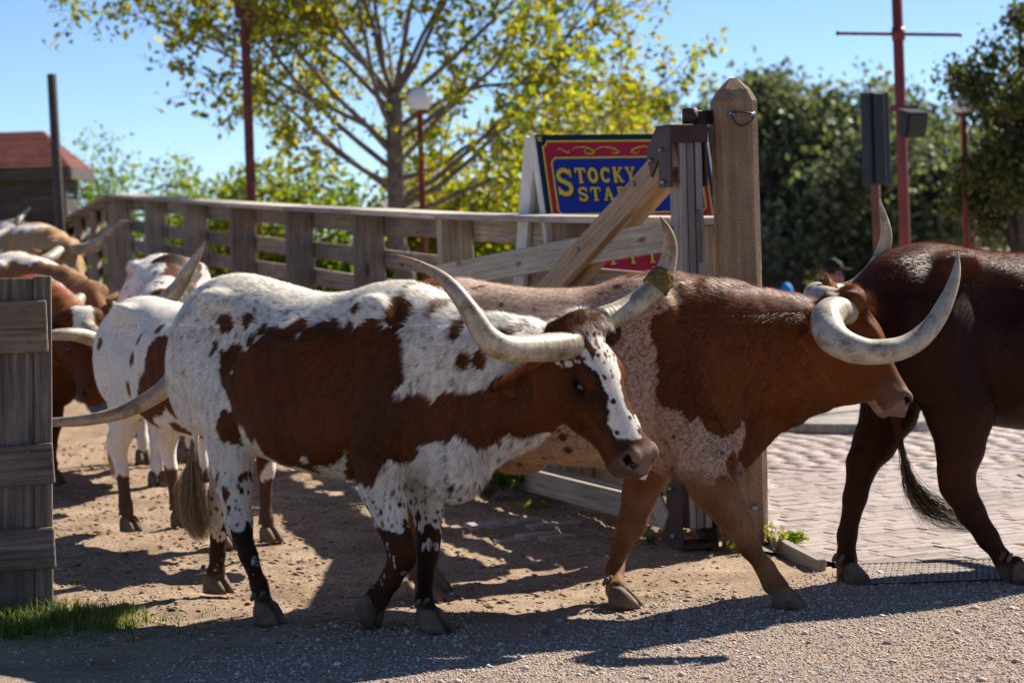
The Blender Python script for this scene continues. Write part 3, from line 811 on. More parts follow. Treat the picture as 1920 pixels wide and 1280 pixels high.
        D = np.tile(np.array((-0.75, 0, -0.62)), (nf, 1)); D[p[:, 2] > 1.25 * s] = (-1, 0, -0.1); D[low] = (-0.1, 0, -1)
        D[head] = -u * 0.7 + np.array((0, 0, -0.25)); D += 0.35 * np.stack([vnoise(p, 7, 2), vnoise(p, 7, 3), vnoise(p, 7, 4)], 1)
        crown = (q[:, 0] > -0.10) & (q[:, 0] < spec.get('crown_u', 0.03)) & (np.abs(q[:, 2]) < 0.12) & (q[:, 1] > -0.01)
        D[crown] = u * 0.9 - v * 0.3 + w_ * np.sign(q[crown, 2:3]) * 0.3
        ln = np.full(nf, 0.019); ln[p[:, 2] > 1.2 * s] = 0.026; ln[low] = 0.012; ln[head] = 0.011; ln[crown] = spec.get('crown', 0.035)
        ln[(p[:, 0] > 0.55 * s) & ~head & ~low] = 0.030
        wd = np.full(nf, spec.get('hair_w', 0.0015)); wd[head] *= 0.75
        cl = np.clip(1 + 0.45 * vnoise(p * np.array((1, 1, 0.35)), 75, 51), 0.5, 1.6)
        C = coat(p) * (0.62 + 0.66 * RNG.random((nf, 1))) * cl[:, None]
        lf = np.full(nf, 0.32); lf[crown] = 0.75
        V, Fc, Ch = hair_tris(p, N, D, ln, wd, C, lf, 0.16)
        fm = mesh('fur', V, Fc); vcol(fm, np.clip(Ch, 0, 1)); props(link('fur', fm, M['fur'], root, local=True), kind='stuff')
    S.H = H; S.A = A; S.po = po
    return root

# ---- coat colours (reflectances)
WHITE = np.array((0.80, 0.745, 0.66)); BROWN = np.array((0.118, 0.034, 0.007)); DBROWN = np.array((0.022, 0.010, 0.006))
RED = np.array((0.162, 0.045, 0.009)); TAN = np.array((0.42, 0.25, 0.12)); ROAN = np.array((0.34, 0.19, 0.115))
def lerp(a, b, t): return a + (b - a) * (t[:, None] if np.ndim(t) == 1 else t)
def spots(p, cell, seed, rad, dens, stretch=(1, 1, 1)):
    """scattered small marks, returns a mask"""
    q = p / np.array(stretch) / cell; i = np.floor(q - 0.5).astype(np.int64); best = np.full(len(p), 9.0)
    for dx in (0, 1):
        for dy in (0, 1):
            for dz in (0, 1):
                c = i + np.array((dx, dy, dz))
                def hh(k):
                    n = (c[:, 0] * 73856093 ^ c[:, 1] * 19349663 ^ c[:, 2] * 83492791 ^ (seed * 7919 + k * 104729)) & 0xffffffff
                    n = ((n ^ (n >> 15)) * 2246822519) & 0xffffffff; n = (n ^ (n >> 13)) & 0xffff
                    return n / 65535.0
                ctr = c + np.stack([hh(1), hh(2), hh(3)], 1)
                r = rad * (0.45 + 0.9 * hh(4)); on = hh(5) < dens
                d = np.linalg.norm(q - ctr, axis=1) / np.maximum(r, 1e-6)
                best = np.minimum(best, np.where(on, d, 9.0))
    return best < 1
# ------------------------------------------------------------------ ground
def axis(lo, a, b, hi, step, grow=1.22):
    xs = list(np.arange(a, b + 1e-6, step)); d = step
    while xs[-1] < hi: d *= grow; xs.append(xs[-1] + d)
    d = step
    while xs[0] > lo: d *= grow; xs.insert(0, xs[0] - d)
    return np.array(xs)
PLAZA_EDGE = 11.97
def in_plaza(x, y):                      # x, y arrays: paved side of the fence line
    fx = 1.10 - 0.340 * (y - 12.9)
    return (y > PLAZA_EDGE) & (x > np.maximum(fx + 0.12, 1.22 + 0.55 * np.clip(12.6 - y, 0, 9))) 
def soil(x, y):
    P = np.stack([x, y, np.zeros_like(x)], 1)
    g = np.array([ground_z(a, b) for a, b in zip(x, y)])
    near = np.clip((y - 10.2) / 1.2, 0.25, 1) * np.where(x < 1.0, 1, 0.45)
    amp = np.clip((40 - y) / 15, 0, 1)
    h = near * amp * (0.034 * fbm(P, 2.4, 5) + 0.026 * fbm(P, 6, 8) + 0.009 * fbm(P, 19, 9))
    return g + h - 0.008
xs, ys = axis(-300, -4.2, 4.2, 300, 0.042), axis(-60, 8.2, 16.5, 600, 0.042)
X, Y = np.meshgrid(xs, ys, indexing='ij'); Z = soil(X.ravel(), Y.ravel())
pz = in_plaza(X.ravel(), Y.ravel()); Z = np.where(pz, -0.06, Z)
nx, ny = len(xs), len(ys); ii = np.arange(nx * ny).reshape(nx, ny)
Fq = np.stack([ii[:-1, :-1].ravel(), ii[1:, :-1].ravel(), ii[1:, 1:].ravel(), ii[:-1, 1:].ravel()], 1)
ground = props(link('ground', mesh('ground', np.stack([X.ravel(), Y.ravel(), Z], 1), Fq, True), M['ground']), kind='structure')

def octa(P, S, seed, name, cols, mat, flat=0.65):
    """loose stones as squashed eight sided lumps"""
    n = len(P); base = np.array([(1, 0, 0), (0, 1, 0), (-1, 0, 0), (0, -1, 0), (0, 0, flat), (0, 0, -flat)], float)
    V = base[None] * (0.65 + 0.7 * RNG.random((n, 6, 1))) * S[:, None, :]
    a = RNG.random(n) * 6.283; c, s_ = np.cos(a)[:, None], np.sin(a)[:, None]
    V = np.stack([V[..., 0] * c - V[..., 1] * s_, V[..., 0] * s_ + V[..., 1] * c, V[..., 2]], -1) + P[:, None]
    f = np.array([(0, 1, 4), (1, 2, 4), (2, 3, 4), (3, 0, 4), (1, 0, 5), (2, 1, 5), (3, 2, 5), (0, 3, 5)])
    F_ = (f[None] + 6 * np.arange(n)[:, None, None]).reshape(-1, 3)
    me = mesh(name, V.reshape(-1, 3), F_)
    C = np.array(cols)[RNG.integers(0, len(cols), n)] * (0.7 + 0.6 * RNG.random((n, 1))); vcol(me, np.repeat(C, 6, 0))
    return link(name, me, mat)
def stone_mat():
    s = NT('loose stone'); a = s.n('ShaderNodeVertexColor', layer_name='Col'); s.color(a.outputs[0]); s.set(Roughness=0.8); return s.m
M['stone'] = stone_mat()
n = 36000
gx = RNG.uniform(-3.0, 3.4, n * 2); gy = 8.3 + 4.0 * RNG.random(n * 2) ** 1.0
keep = ((0.55 * gx - gy + 0.9 * fbm(np.stack([gx, gy, 0 * gx], 1), 2.0, 3)) > -10.9 + 0.6 * RNG.random(n * 2)) & ~in_plaza(gx, gy) | (RNG.random(n * 2) < 0.03)
gx, gy = gx[keep][:n], gy[keep][:n]
sz = 0.0035 + 0.0045 * RNG.random(len(gx)) ** 2; big = RNG.random(len(gx)) < 0.012; sz[big] *= 2.6
PEB = [(0.44, 0.34, 0.26), (0.54, 0.44, 0.35), (0.66, 0.59, 0.52), (0.46, 0.28, 0.20), (0.30, 0.24, 0.20), (0.58, 0.47, 0.37), (0.48, 0.43, 0.40)]
gz = soil(gx, gy)
props(octa(np.stack([gx, gy, gz + sz * 0.3], 1), np.stack([sz * 1.25, sz, sz], 1), 3, 'gravel', PEB, M['stone']), 'fine pea gravel scattered in front of the cattle', 'gravel', kind='stuff')
n = 11000
gx = RNG.uniform(-4.5, 1.0, n); gy = RNG.uniform(10.2, 19, n); ok = ~in_plaza(gx, gy); gx, gy = gx[ok], gy[ok]
sz = 0.005 + 0.012 * RNG.random(len(gx)) ** 2.5
props(octa(np.stack([gx, gy, soil(gx, gy) + sz * 0.25], 1), np.stack([sz * 1.5, sz, sz * 0.8], 1), 4, 'dirt_clods', [(0.28, 0.18, 0.11), (0.38, 0.26, 0.17), (0.19, 0.12, 0.07), (0.44, 0.32, 0.22)], M['stone']), 'crumbled dirt and bark clods on the chute floor', 'dirt', kind='stuff')

# ------------------------------------------------------------------ brick plaza
pl = [(1.24, 12.62), (1.62, PLAZA_EDGE), (60, PLAZA_EDGE + 1.5), (60, 120), (-32, 120), (1.10 - 0.34 * 27.1 + .2, 40), (1.10 + .2, 12.9)]
plaza = props(link('brick_plaza', mesh('plaza', [(x, y, 0.0122) for x, y in pl], [tuple(range(len(pl)))]), M['sand_joint']), kind='structure')
ang = R(29); ca, sa = math.cos(ang), math.sin(ang)
far = [(-3, 21.5), (60, 21.5), (60, 119), (-30, 119), (-7, 40)]
loc = [((x * ca + y * sa), (-x * sa + y * ca), 0.0) for x, y in far]
link('paving', mesh('paving', loc, [tuple(range(len(far)))]), M['plaza'], plaza, Matrix.Translation((0, 0, 0.016)) @ Matrix.Rotation(ang, 4, 'Z'))
cand = []
for i in range(-10, 190):
    ro_ = random.uniform(0, 0.209)
    for j in range(-260, 330):
        u_ = i * 0.107; v_ = j * 0.209 + ro_
        x, y = v_ * ca - (u_ + 6) * sa, v_ * sa + (u_ + 6) * ca
        if not (PLAZA_EDGE + 0.06 < y < 21.5): continue
        if x < max(1.10 - 0.34 * (y - 12.9) + 0.25, 1.30 + 0.55 * max(0, 12.6 - y)): continue
        if x / y > 0.30 or x / y < -0.02: continue
        cand.append((y, x))
def seen_first(c):
    t = c[1] / c[0]; return c[0] + (0 if 0.105 < t < 0.214 else 30)
cand.sort(key=seen_first)
bmesh_ = box_mesh(0.200, 0.098, 0.05, 0.004)
bmesh_.materials.append(M['brick'])
for y, x in cand[:300]:
    o = link('brick', bmesh_, None, plaza, Matrix.Translation((x + random.gauss(0, .001), y + random.gauss(0, .001), -0.010 + random.gauss(0, 0.0018))) @ Matrix.Rotation(ang + random.gauss(0, 0.008), 4, 'Z') @ Matrix.Rotation(random.gauss(0, 0.008), 4, 'X'))
rest = np.array(cand[300:]); nb = len(rest)
bx = np.array([(-.1, -.049), (.1, -.049), (.1, .049), (-.1, .049)]); bi = bx * np.array([.97, .94])
Zt = 0.015 + RNG.normal(size=nb) * 0.0018
V = np.zeros((nb, 8, 3))
for k in range(4):
    for lay, arr in ((0, bx), (1, bi)):
        lx, ly = arr[k]; V[:, lay * 4 + k, 0] = rest[:, 1] + lx * ca - ly * sa; V[:, lay * 4 + k, 1] = rest[:, 0] + lx * sa + ly * ca
        V[:, lay * 4 + k, 2] = Zt - (0.012 if lay == 0 else 0)
f = np.array([(4, 5, 6, 7), (0, 1, 5, 4), (1, 2, 6, 5), (2, 3, 7, 6), (3, 0, 4, 7)])
me = mesh('brick_field', V.reshape(-1, 3), (f[None] + 8 * np.arange(nb)[:, None, None]).reshape(-1, 4))
BC = np.array([(0.33, 0.255, 0.235), (0.35, 0.285, 0.265), (0.37, 0.315, 0.295), (0.35, 0.305, 0.295), (0.36, 0.295, 0.275), (0.30, 0.27, 0.27), (0.34, 0.235, 0.205)])
vcol(me, np.repeat(BC[RNG.integers(0, len(BC), nb)] * (0.85 + 0.3 * RNG.random((nb, 1))), 8, 0))
props(link('brick_field', me, M['brick_field'], plaza), kind='stuff')

# perforated steel plate let into the edge of the paving
V, Fc = [], []
x0, y0, px_, py_ = 1.58, 11.34, 0.030, 0.080
for j in range(8):
    for i in range(62):
        ox = x0 + i * px_ + (0.015 if j % 2 else 0); oy = y0 + j * py_ + 0.02 * i * px_; b = len(V)
        for lx, ly in ((0, 0), (px_, 0.001), (px_, py_ + .001), (0, py_)): V.append((ox + lx, oy + ly, 0.006))
        for lx, ly in ((.004, .012), (.026, .012), (.026, .066), (.004, .066)): V.append((ox + lx, oy + ly, 0.010))
        for lx, ly in ((.006, .016), (.024, .016), (.024, .062), (.006, .062)): V.append((ox + lx, oy + ly, -0.030))
        for k in range(4):
            Fc.append((b + k, b + (k + 1) % 4, b + 4 + (k + 1) % 4, b + 4 + k)); Fc.append((b + 4 + k, b + 4 + (k + 1) % 4, b + 8 + (k + 1) % 4, b + 8 + k))
M['plate'] = plain('worn tread plate', (0.30, 0.25, 0.21), 0.6, 0.35, 0.3, 14, 0.3)
props(link('tread_plate', mesh('tread_plate', np.array(V), np.array(Fc)), M['plate']), 'slotted metal tread plate half buried in gravel at the paving edge', 'tread plate')
# old bricks showing through the dirt of the chute mouth
for k, (px, py, rz, red) in enumerate([(905, 990, .5, 1), (945, 984, .45, 1), (985, 978, .4, 1), (1020, 985, .5, 1), (1055, 978, .4, 1), (1000, 1003, .5, 1), (960, 1010, .6, 1), (1045, 1008, .5, 1)]):
    g = at_ground(px, py); link('brick', bmesh_, None, ground, Matrix.Translation((g.x, g.y, soil(np.array([g.x]), np.array([g.y]))[0] - 0.006)) @ Matrix.Rotation(rz + random.gauss(0, .08), 4, 'Z') @ Matrix.Rotation(random.gauss(0, .05), 4, 'X'))
# round slab and kerb stone
bm = bmesh.new(); bmesh.ops.create_cone(bm, segments=64, radius1=0.80, radius2=0.77, depth=0.07, cap_ends=True)
bmesh.ops.bevel(bm, geom=[e for e in bm.edges if all(v.co.z > 0 for v in e.verts)], offset=0.015, segments=2, affect='EDGES')
me = bpy.data.meshes.new('slab'); bm.to_mesh(me); bm.free()
props(link('round_slab', me, M['kerb_concrete'], None, Matrix.Translation((at_ground(1645, 812) + Vector((0, 0.55, 0.06))))), 'low round concrete slab lying on the brick paving', 'slab')
g0, g1 = at_ground(1442, 1021), at_ground(1540, 1070)
props(plank('edging_board', g0 + Vector((0, 0, .02)), g1 + Vector((0, 0, .012)), 0.09, 0.05, M['pale_wood']), 'short weathered edging board beside the concrete post', 'board')
g = at_ground(1500, 800)
props(link('paving_band', mesh('band', [(3.3, 15.2, .024), (9, 18.2, .024), (9, 18.9, .024), (3.3, 15.9, .024)], [(0, 1, 2, 3)]), M['kerb_concrete'], plaza))

# ------------------------------------------------------------------ fence
FE = Vector((-0.3221, 0.9467, 0)); FN = Vector((-0.9467, -0.3221, 0))          # along, towards the cattle
def fence_pt(k): return Vector((1.142 - 0.768 * k, 13.30 + 2.2573 * k, 0))
ftop = [1.76, 1.81, 1.87, 1.95, 2.025, 2.11, 2.20, 2.29, 2.385]
fence = empty('plank_fence', (0.4, 15.5, 0), 0, 'grey weathered plank fence with a flat cap rail climbing along the chute', 'fence')
for k in range(9):
    p = fence_pt(k); zt = ftop[k]
    if k == 0: p = p + FE * 0.15
    plank('post', p + Vector((0, 0, -0.1)), p + Vector((0, 0, zt - 0.042)), 0.105, 0.25, M['fence_wood'], fence, up=FE, bev=0.006)
for k in range(8):
    a, b = fence_pt(k), fence_pt(k + 1)
    off = FN * -0.145
    for r in range(7):
        dr = 0.125 + r * 0.245 + (0.05 if r else 0)
        za, zb = ftop[k] - dr, ftop[k + 1] - dr
        if za < 0.02: continue
        h_ = 0.15 if r else 0.16
        plank('rail', a + off + Vector((0, 0, za + random.gauss(0, .006))) + FE * 0.006, b + off + Vector((0, 0, zb + random.gauss(0, .006))) - FE * 0.006, h_, 0.038, M['fence_wood'], fence)
    plank('cap_rail', a + Vector((0, 0, ftop[k] - 0.02)) + FE * 0.004 + FN * -0.02, b + Vector((0, 0, ftop[k + 1] - 0.02)) - FE * 0.004 + FN * -0.02, 0.040, 0.34, M['cap_wood'], fence)
# the run beyond the corner
c0 = fence_pt(8) + Vector((0, 0, ftop[8])); fence2 = empty('plank_fence', (c0.x - 1.4, 34, 0.6), 0, 'dark plank fence running down and away beyond the fence corner', 'fence')
c1 = at(122, 417, 36.5)
for k in range(4):
    t = (k + 0.6) / 3.6; p = c0.lerp(c1, t)
    plank('post', (p.x, p.y, 0), p - Vector((0, 0, .04)), 0.10, 0.28, M['fence_wood'], fence2, up=(1, 0, 0))
for r in range(6):
    d_ = Vector((0.05, 0.16, -0.14 - 0.245 * r)); plank('rail', c0 + d_, c1 + d_, 0.15, 0.04, M['fence_wood'], fence2)
plank('cap_rail', c0 + Vector((-0.05, .02, -.02)), c1 + Vector((0, 0, -.02)), 0.04, 0.34, M['cap_wood'], fence2)

# ------------------------------------------------------------------ concrete post with the gate hung from it
cp = at_ground(1388, 1040); cp = Vector((cp.x + 0.060, 12.85, 0))
def post_mesh(w_, h, tip):
    bm = bmesh.new(); c = w_ * 0.14
    ring = [(-w_ / 2 + c, -w_ / 2), (w_ / 2 - c, -w_ / 2), (w_ / 2, -w_ / 2 + c), (w_ / 2, w_ / 2 - c), (w_ / 2 - c, w_ / 2), (-w_ / 2 + c, w_ / 2), (-w_ / 2, w_ / 2 - c), (-w_ / 2, -w_ / 2 + c)]
    lv = [[bm.verts.new((x * f + random.gauss(0, .002), y * f + random.gauss(0, .002), z)) for x, y in ring] for z, f in [(-0.3, 1), (0.0, 1.0), (0.4, 1), (0.8, .995), (1.2, .99), (1.6, .985), (2.0, .98), (h - tip, .975), (h - tip * .55, .70), (h - .012, .16)]]
    for a, b in zip(lv[:-1], lv[1:]):
        for k in range(8): bm.faces.new((a[k], a[(k + 1) % 8], b[(k + 1) % 8], b[k]))
    bm.faces.new(lv[-1]); me = bpy.data.meshes.new('post'); bm.to_mesh(me); bm.free(); return me
croot = empty('concrete_post', cp, R(4), 'tall square concrete post with a pyramid top at the gate', 'post')
link('shaft', post_mesh(0.228, 2.50, 0.135), M['concrete'], croot, local=True)
def bolt(parent, p, n, r=0.014, mat='bolt'):
    M_, _ = frame_x(Vector(p) - Vector(n) * 0.012, Vector(p) + Vector(n) * 0.016, (0, 0, 1) if abs(Vector(n).z) < .9 else (1, 0, 0))
    link('bolt', tube_mesh([(-0.014, 0, 0), (0.012, 0, 0), (0.016, 0, 0)], [r, r, r * .6], 10), M[mat], parent, M_)
fy = cp.y - 0.125
for px, py in ((1372, 213), (1411, 215), (1414, 951)):
    p = at(px, py, fy); bolt(croot, p, (0, -1, 0), 0.016)
wire = catmull([[*at(1372, 211, fy - .02)], [*at(1392, 210, fy - .03)], [*at(1411, 214, fy - .02)], [*at(1410, 225, fy - .03)], [*at(1392, 236, fy - .03)], [*at(1378, 229, fy - .03)], [*at(1371, 214, fy - .02)]], 5)
link('wire', tube_mesh(wire, [0.005] * len(wire), 6), M['black'], croot)

GE = FE; G0 = Vector((0.945, 12.78, 0)); GN = FN
def on_gate(px, py, off=0.0):
    v = ray(px, py); o = G0 + GN * off; t = (o - CAM).dot(GN) / v.dot(GN); return CAM + v * t
gate = empty('timber_gate', G0, 0, 'swung open timber gate with crossed braces hinged on the concrete post', 'gate')
# stile built of three boards
zt = 2.20
for k, (o_, w_, m_) in enumerate([(0.046, 0.036, 'post_wood'), (0.0, 0.042, 'post_wood'), (-0.046, 0.036, 'post_wood')]):
    plank('stile_board', G0 + GN * o_ + Vector((0, 0, 0.12)), G0 + GN * o_ + Vector((0, 0, zt - (0.02 if k == 1 else 0.0))), 0.15 if k != 1 else 0.125, w_, M[m_], gate, up=GE)
plank('spacer_block', G0 - GN * 0.031 + GE * -0.06 + Vector((0, 0, 1.52)), G0 - GN * 0.031 + GE * -0.06 + Vector((0, 0, 1.80)), 0.06, 0.018, M['old_wood'], gate, up=GE)
# rails and braces lie on the two faces of the stile
def gboard(name, pa, pb, w_, off, mat): return plank(name, on_gate(*pa, off), on_gate(*pb, off), w_, 0.045, M[mat], gate)
gboard('brace', (1262, 285), (985, 590), 0.155, 0.090, 'brace_wood')
gboard('brace', (1280, 300), (1010, 600), 0.155, -0.048, 'brace_wood')
gboard('board', (1262, 440), (815, 521), 0.165, 0.040, 'pale_wood')
for z_, nm in ((0.16, 'bottom_rail'), (0.62, 'middle_rail')):
    for o_ in (0.062, -0.062):
        plank(nm, G0 + GN * o_ + GE * 0.10 + Vector((0, 0, z_)), G0 + GN * o_ + GE * 4.3 + Vector((0, 0, z_)), 0.14, 0.045, M['pale_wood'], gate)
plank('end_stile', G0 + GE * 4.3 + Vector((0, 0, 0.08)), G0 + GE * 4.3 + Vector((0, 0, 1.5)), 0.15, 0.045, M['post_wood'], gate, up=GE)
plank('strut', G0 + GN * 0.115 + GE * 0.10 + Vector((0, 0, 0.14)), G0 + GN * 0.115 + GE * 0.95 + Vector((0, 0, 0.80)), 0.14, 0.045, M['pale_wood'], gate)
for px, py in ((1190, 345), (1085, 469), (1257, 428)): bolt(gate, on_gate(px, py, 0.114), GN)
# steel shoes at head and foot
def shoe(name, outline, off, th=0.012):
    bm = bmesh.new(); A_ = [bm.verts.new(G0 + GN * off + GE * a + Vector((0, 0, z))) for a, z in outline]; B_ = [bm.verts.new(v.co + GN * th) for v in A_]
    bm.faces.new(A_); bm.faces.new(B_[::-1]); n = len(A_)
    for k in range(n): bm.faces.new((A_[k], B_[k], B_[(k + 1) % n], A_[(k + 1) % n]))
    bmesh.ops.recalc_face_normals(bm, faces=bm.faces[:]); me = bpy.data.meshes.new(name); bm.to_mesh(me); bm.free()
    return link(name, me, M['steel_brown'], gate)
top_o = [(-.09, 2.235), (.10, 2.235), (.24, 2.11), (.18, 1.98), (.07, 2.07), (.07, 1.92), (-.09, 1.92)]
bot_o = [(-.10, 0.02), (.13, 0.02), (.30, .22), (.30, .40), (.10, .24), (.08, .40), (-.10, .40)]
for o_ in (0.114, -0.086):
    t_ = shoe('bracket', top_o, o_); b_ = shoe('bracket', bot_o, o_)
    if o_ > 0:
        for a, z in ((.02, 2.12), (.17, 2.07), (.0, 1.95)): bolt(gate, G0 + GN * 0.126 + GE * a + Vector((0, 0, z)), GN, 0.013)
        for a, z in ((.02, .33), (.22, .25), (.0, .08)): bolt(gate, G0 + GN * 0.126 + GE * a + Vector((0, 0, z)), GN, 0.013)
plank('bracket_band', G0 + GN * 0.127 - GE * 0.092 + Vector((0, 0, 2.195)), G0 - GN * 0.088 - GE * 0.092 + Vector((0, 0, 2.195)), 0.09, 0.012, M['steel_brown'], gate)
plank('bracket_strap', G0 + GN * 0.127 + Vector((0, 0, 2.241)), G0 - GN * 0.088 + Vector((0, 0, 2.241)), 0.20, 0.012, M['steel_brown'], gate, up=GE)
plank('bracket_strap', G0 + GN * 0.127 + Vector((0, 0, 0.03)), G0 - GN * 0.088 + Vector((0, 0, 0.03)), 0.20, 0.03, M['steel_brown'], gate, up=GE)
link('hinge_pin', tube_mesh([(0, 0, 2.24), (0, 0, 2.33), (0, 0, 2.335)], [.042, .042, .03], 14), M['steel_brown'], gate, Matrix.Translation((G0.x + .03, G0.y, 0)))
plank('hinge_arm', (G0.x + .06, G0.y + .01, 2.285), (cp.x - .10, cp.y, 2.285), 0.075, 0.02, M['steel_brown'], gate)
link('hinge_pin', tube_mesh([(0, 0, 0.0), (0, 0, .02), (0, 0, .03)], [.05, .05, .03], 14), M['steel_brown'], gate, Matrix.Translation((G0.x + .03, G0.y, 0)))

# ------------------------------------------------------------------ old plank gate leaf at the left
LG = empty('wooden_gate', (-2.3, 11.25, 0), 0, 'old dark plank gate leaf with three nailed cross boards standing in grass', 'gate')
ux = Vector((1, 0.10, 0)).normalized(); un = Vector((0.10, -1, 0)).normalized()
rc = at(96, 517, 11.25)
xr = Vector((rc.x, rc.y, 0))
for k, (w_, dz) in enumerate([(0.082, 0.0), (0.232, -.004), (0.20, 0.003), (0.21, -.002), (0.19, .001)]):
    off = sum([0.085, 0.236, 0.204, 0.214, 0.194][:k]); c = xr - ux * (off + w_ / 2) + un * random.gauss(0, .002)
    plank('plank', c - ux * 0.055 + Vector((0, 0, -0.05)), c + Vector((0, 0, rc.z + dz)), w_, 0.045, M['old_wood'], LG, up=ux, bev=0.005)
for y0_, y1_, ext, m_, skew in ((562, 660, -0.015, 'board_wood', 0.0), (830, 906, 0.012, 'old_wood', -0.03), (988, 1065, 0.016, 'old_wood', -0.012)):
    za, zb = at(90, y0_, 11.2).z, at(90, y1_, 11.2).z
    lean_ = -0.055 * (1 - (za + zb) / 2 / rc.z); r_ = xr + ux * (ext + lean_) + un * 0.046; l_ = xr - ux * (0.95 - lean_) + un * 0.046
    b_ = plank('cross_board', l_ + Vector((0, 0, (za + zb) / 2 + skew)), r_ + Vector((0, 0, (za + zb) / 2)), za - zb, 0.042, M[m_], LG, bev=0.006)
    for q in (0.10, 0.40, 0.66):
        for zz in (-.3, .3): bolt(LG, r_ - ux * (q + 0.03 * zz) + un * 0.018 + Vector((0, 0, (za + zb) / 2 + zz * (za - zb))), un, 0.007)
# ------------------------------------------------------------------ the herd
def std_leg(S, kind, sg, hx=0.0, zf=0.0):
    s = S.s
    if kind == 'hind':
        pts = [(-0.56, .15, 1.05, .17), (-0.47, .17, .82, .135), (-0.53 + .2 * hx, .17, .66, .095), (-0.64 + .5 * hx, .165, .52, .068), (-0.62 + .7 * hx, .16, .36, .045), (-0.60 + .93 * hx, .16, .14, .049), (-0.58 + .98 * hx, .16, .08, .045)]
        ho = (-0.56 + hx, sg * .16, 0)
    else:
        pts = [(.52, .15, 1.0, .14), (.48, .16, .78, .115), (.50 + .25 * hx, .16, .60, .078), (.52 + .55 * hx, .155, .42, .062), (.51 + .8 * hx, .15, .26, .043), (.51 + .95 * hx, .15, .13, .049), (.53 + hx, .15, .075, .045)]
        ho = (.55 + hx, sg * .15, 0)
    g = (ground_z(*(S.W @ Vector((ho[0] * s, ho[1] * s, 0))).xy) - S.loc.z)
    return dict(pts=[(a * s, sg * b * s, c * s + g * (1 - min(1, c)), r * s) for a, b, c, r in pts], hoof=(ho[0] * s, ho[1] * s, g))
def px_leg(S, kind, sg, yl, pts, hoof, pitch=0.0, lifted=False, f=1.22, pxm=425.0):
    s = S.s
    top = [(-0.56 * s, sg * .15 * s, 1.05 * s, .18 * s)] if kind == 'hind' else [(.52 * s, sg * .15 * s, 1.02 * s, .14 * s)]
    body = [(*S.J(x, y, yl), r) for x, y, r in pts]
    hp = S.J(hoof[0], hoof[1], yl) if lifted else S.L(at_ground(*hoof))
    if not lifted:                                                     # walk the foot joints over to the print
        n = len(body); dy = hp[1] - yl; dx = hp[0] - S.J(hoof[0], hoof[1], yl)[0]
        body = [(a + dx * (i / (n - 1)) ** 2, b + dy * (i / (n - 1)) ** 2, c, r) for i, (a, b, c, r) in enumerate(body)]
        body = body[:-1] + [(hp[0] - 0.02 * s, hp[1], hp[2] + 0.075 * s, body[-1][3])]
    return dict(pts=top + body, hoof=tuple(hp), pitch=pitch, f=f)
def trace(S, pts, yfall):
    """where the lines of sight through photograph points meet the body"""
    V = np.array([S.Wi.to_3x3() @ ray(x, y).normalized() for x, y in pts]); o = np.array(S.Wi @ CAM)
    T = np.full(len(V), 8.0); hit = np.zeros(len(V), bool)
    for _ in range(90):
        d = S.F.eval(o + V * T[:, None]); hit |= d < 0.003
        T = np.where(hit, T, T + np.clip(d * 0.8, 0.003, 0.12))
    P = o + V * T[:, None]; fb = np.array([S.J(x, y, yfall) for x, y in pts])
    return np.where((hit & (T < 16))[:, None], P, fb)
def trace_poly(S, pts, yf): return trace(S, pts, yf)[:, [0, 2]]

# ------------ steer in front: brown body patch on white
SA = Steer((-0.87, 11.0, 0), R(42), 1.06); s = SA.s
def z3(x, y): return (320 + x * .4063, 480 + y * .4063)
A_PATCH = [z3(*q) for q in [(232, 425), (255, 440), (285, 402), (330, 408), (335, 442), (395, 395), (425, 368), (455, 325), (515, 320), (515, 345), (545, 320), (600, 290), (635, 290), (640, 322), (715, 300), (765, 280), (782, 302), (800, 330), (820, 295), (845, 310), (840, 338), (905, 295), (985, 290), (985, 325), (1000, 330), (995, 240), (1030, 190), (1080, 175), (1090, 210), (1115, 225), (1120, 270), (1085, 330), (1040, 345), (1050, 370), (1080, 385), (1075, 470), (1095, 540), (1085, 580), (1045, 600), (1040, 630), (1060, 655), (1130, 620), (1175, 640), (1210, 670), (1240, 640), (1270, 615), (1390, 625), (1440, 605), (1475, 600), (1490, 570), (1575, 530), (1640, 500), (1800, 500), (1800, 860), (1640, 850), (1575, 830), (1520, 840), (1480, 870), (1440, 890), (1390, 885), (1370, 850), (1320, 820), (1280, 862), (1240, 850), (1180, 870), (1150, 880), (1140, 920), (1060, 950), (1010, 935), (985, 960), (960, 1000), (940, 1060), (905, 1065), (880, 1045), (850, 1055), (820, 1030), (806, 980), (812, 895), (775, 935), (770, 955), (720, 975), (680, 960), (690, 1000), (640, 1005), (580, 970), (520, 965), (515, 1000), (440, 960), (420, 900), (390, 830), (378, 870), (340, 800), (315, 780), (318, 835), (352, 885), (300, 865), (270, 860), (230, 850), (210, 800), (210, 740), (250, 705), (280, 725), (280, 690), (240, 600), (228, 540), (228, 470)]]
A_SPOTS = [(260, 307, 36, 42), (355, 297, 28, 38), (420, 342, 22, 30), (365, 385, 25, 33), (200, 425, 12, 46), (852, 240, 20, 32), (1250, 215, 56, 62), (1330, 340, 32, 52), (1355, 480, 36, 45), (1432, 477, 36, 45), (1110, 132, 38, 14), (330, 1015, 24, 28), (250, 1100, 18, 45), (1085, 1235, 16, 22), (1560, 330, 45, 40)]
A_HOLES = [(610, 935, 20, 15), (585, 368, 6, 12), (280, 540, 5, 10), (1500, 300, 40, 34)]
_A = {}
def ell_local(S, es, yf, conv):
    c, a, b = (trace(S, [conv(*f(e)) for e in es], yf) for f in (lambda e: (e[0], e[1]), lambda e: (e[0] + e[2], e[1]), lambda e: (e[0], e[1] + e[3])))
    return [(c[i][0], c[i][2], max(0.008, abs(a[i][0] - c[i][0])), max(0.008, abs(b[i][2] - c[i][2]))) for i in range(len(es))]
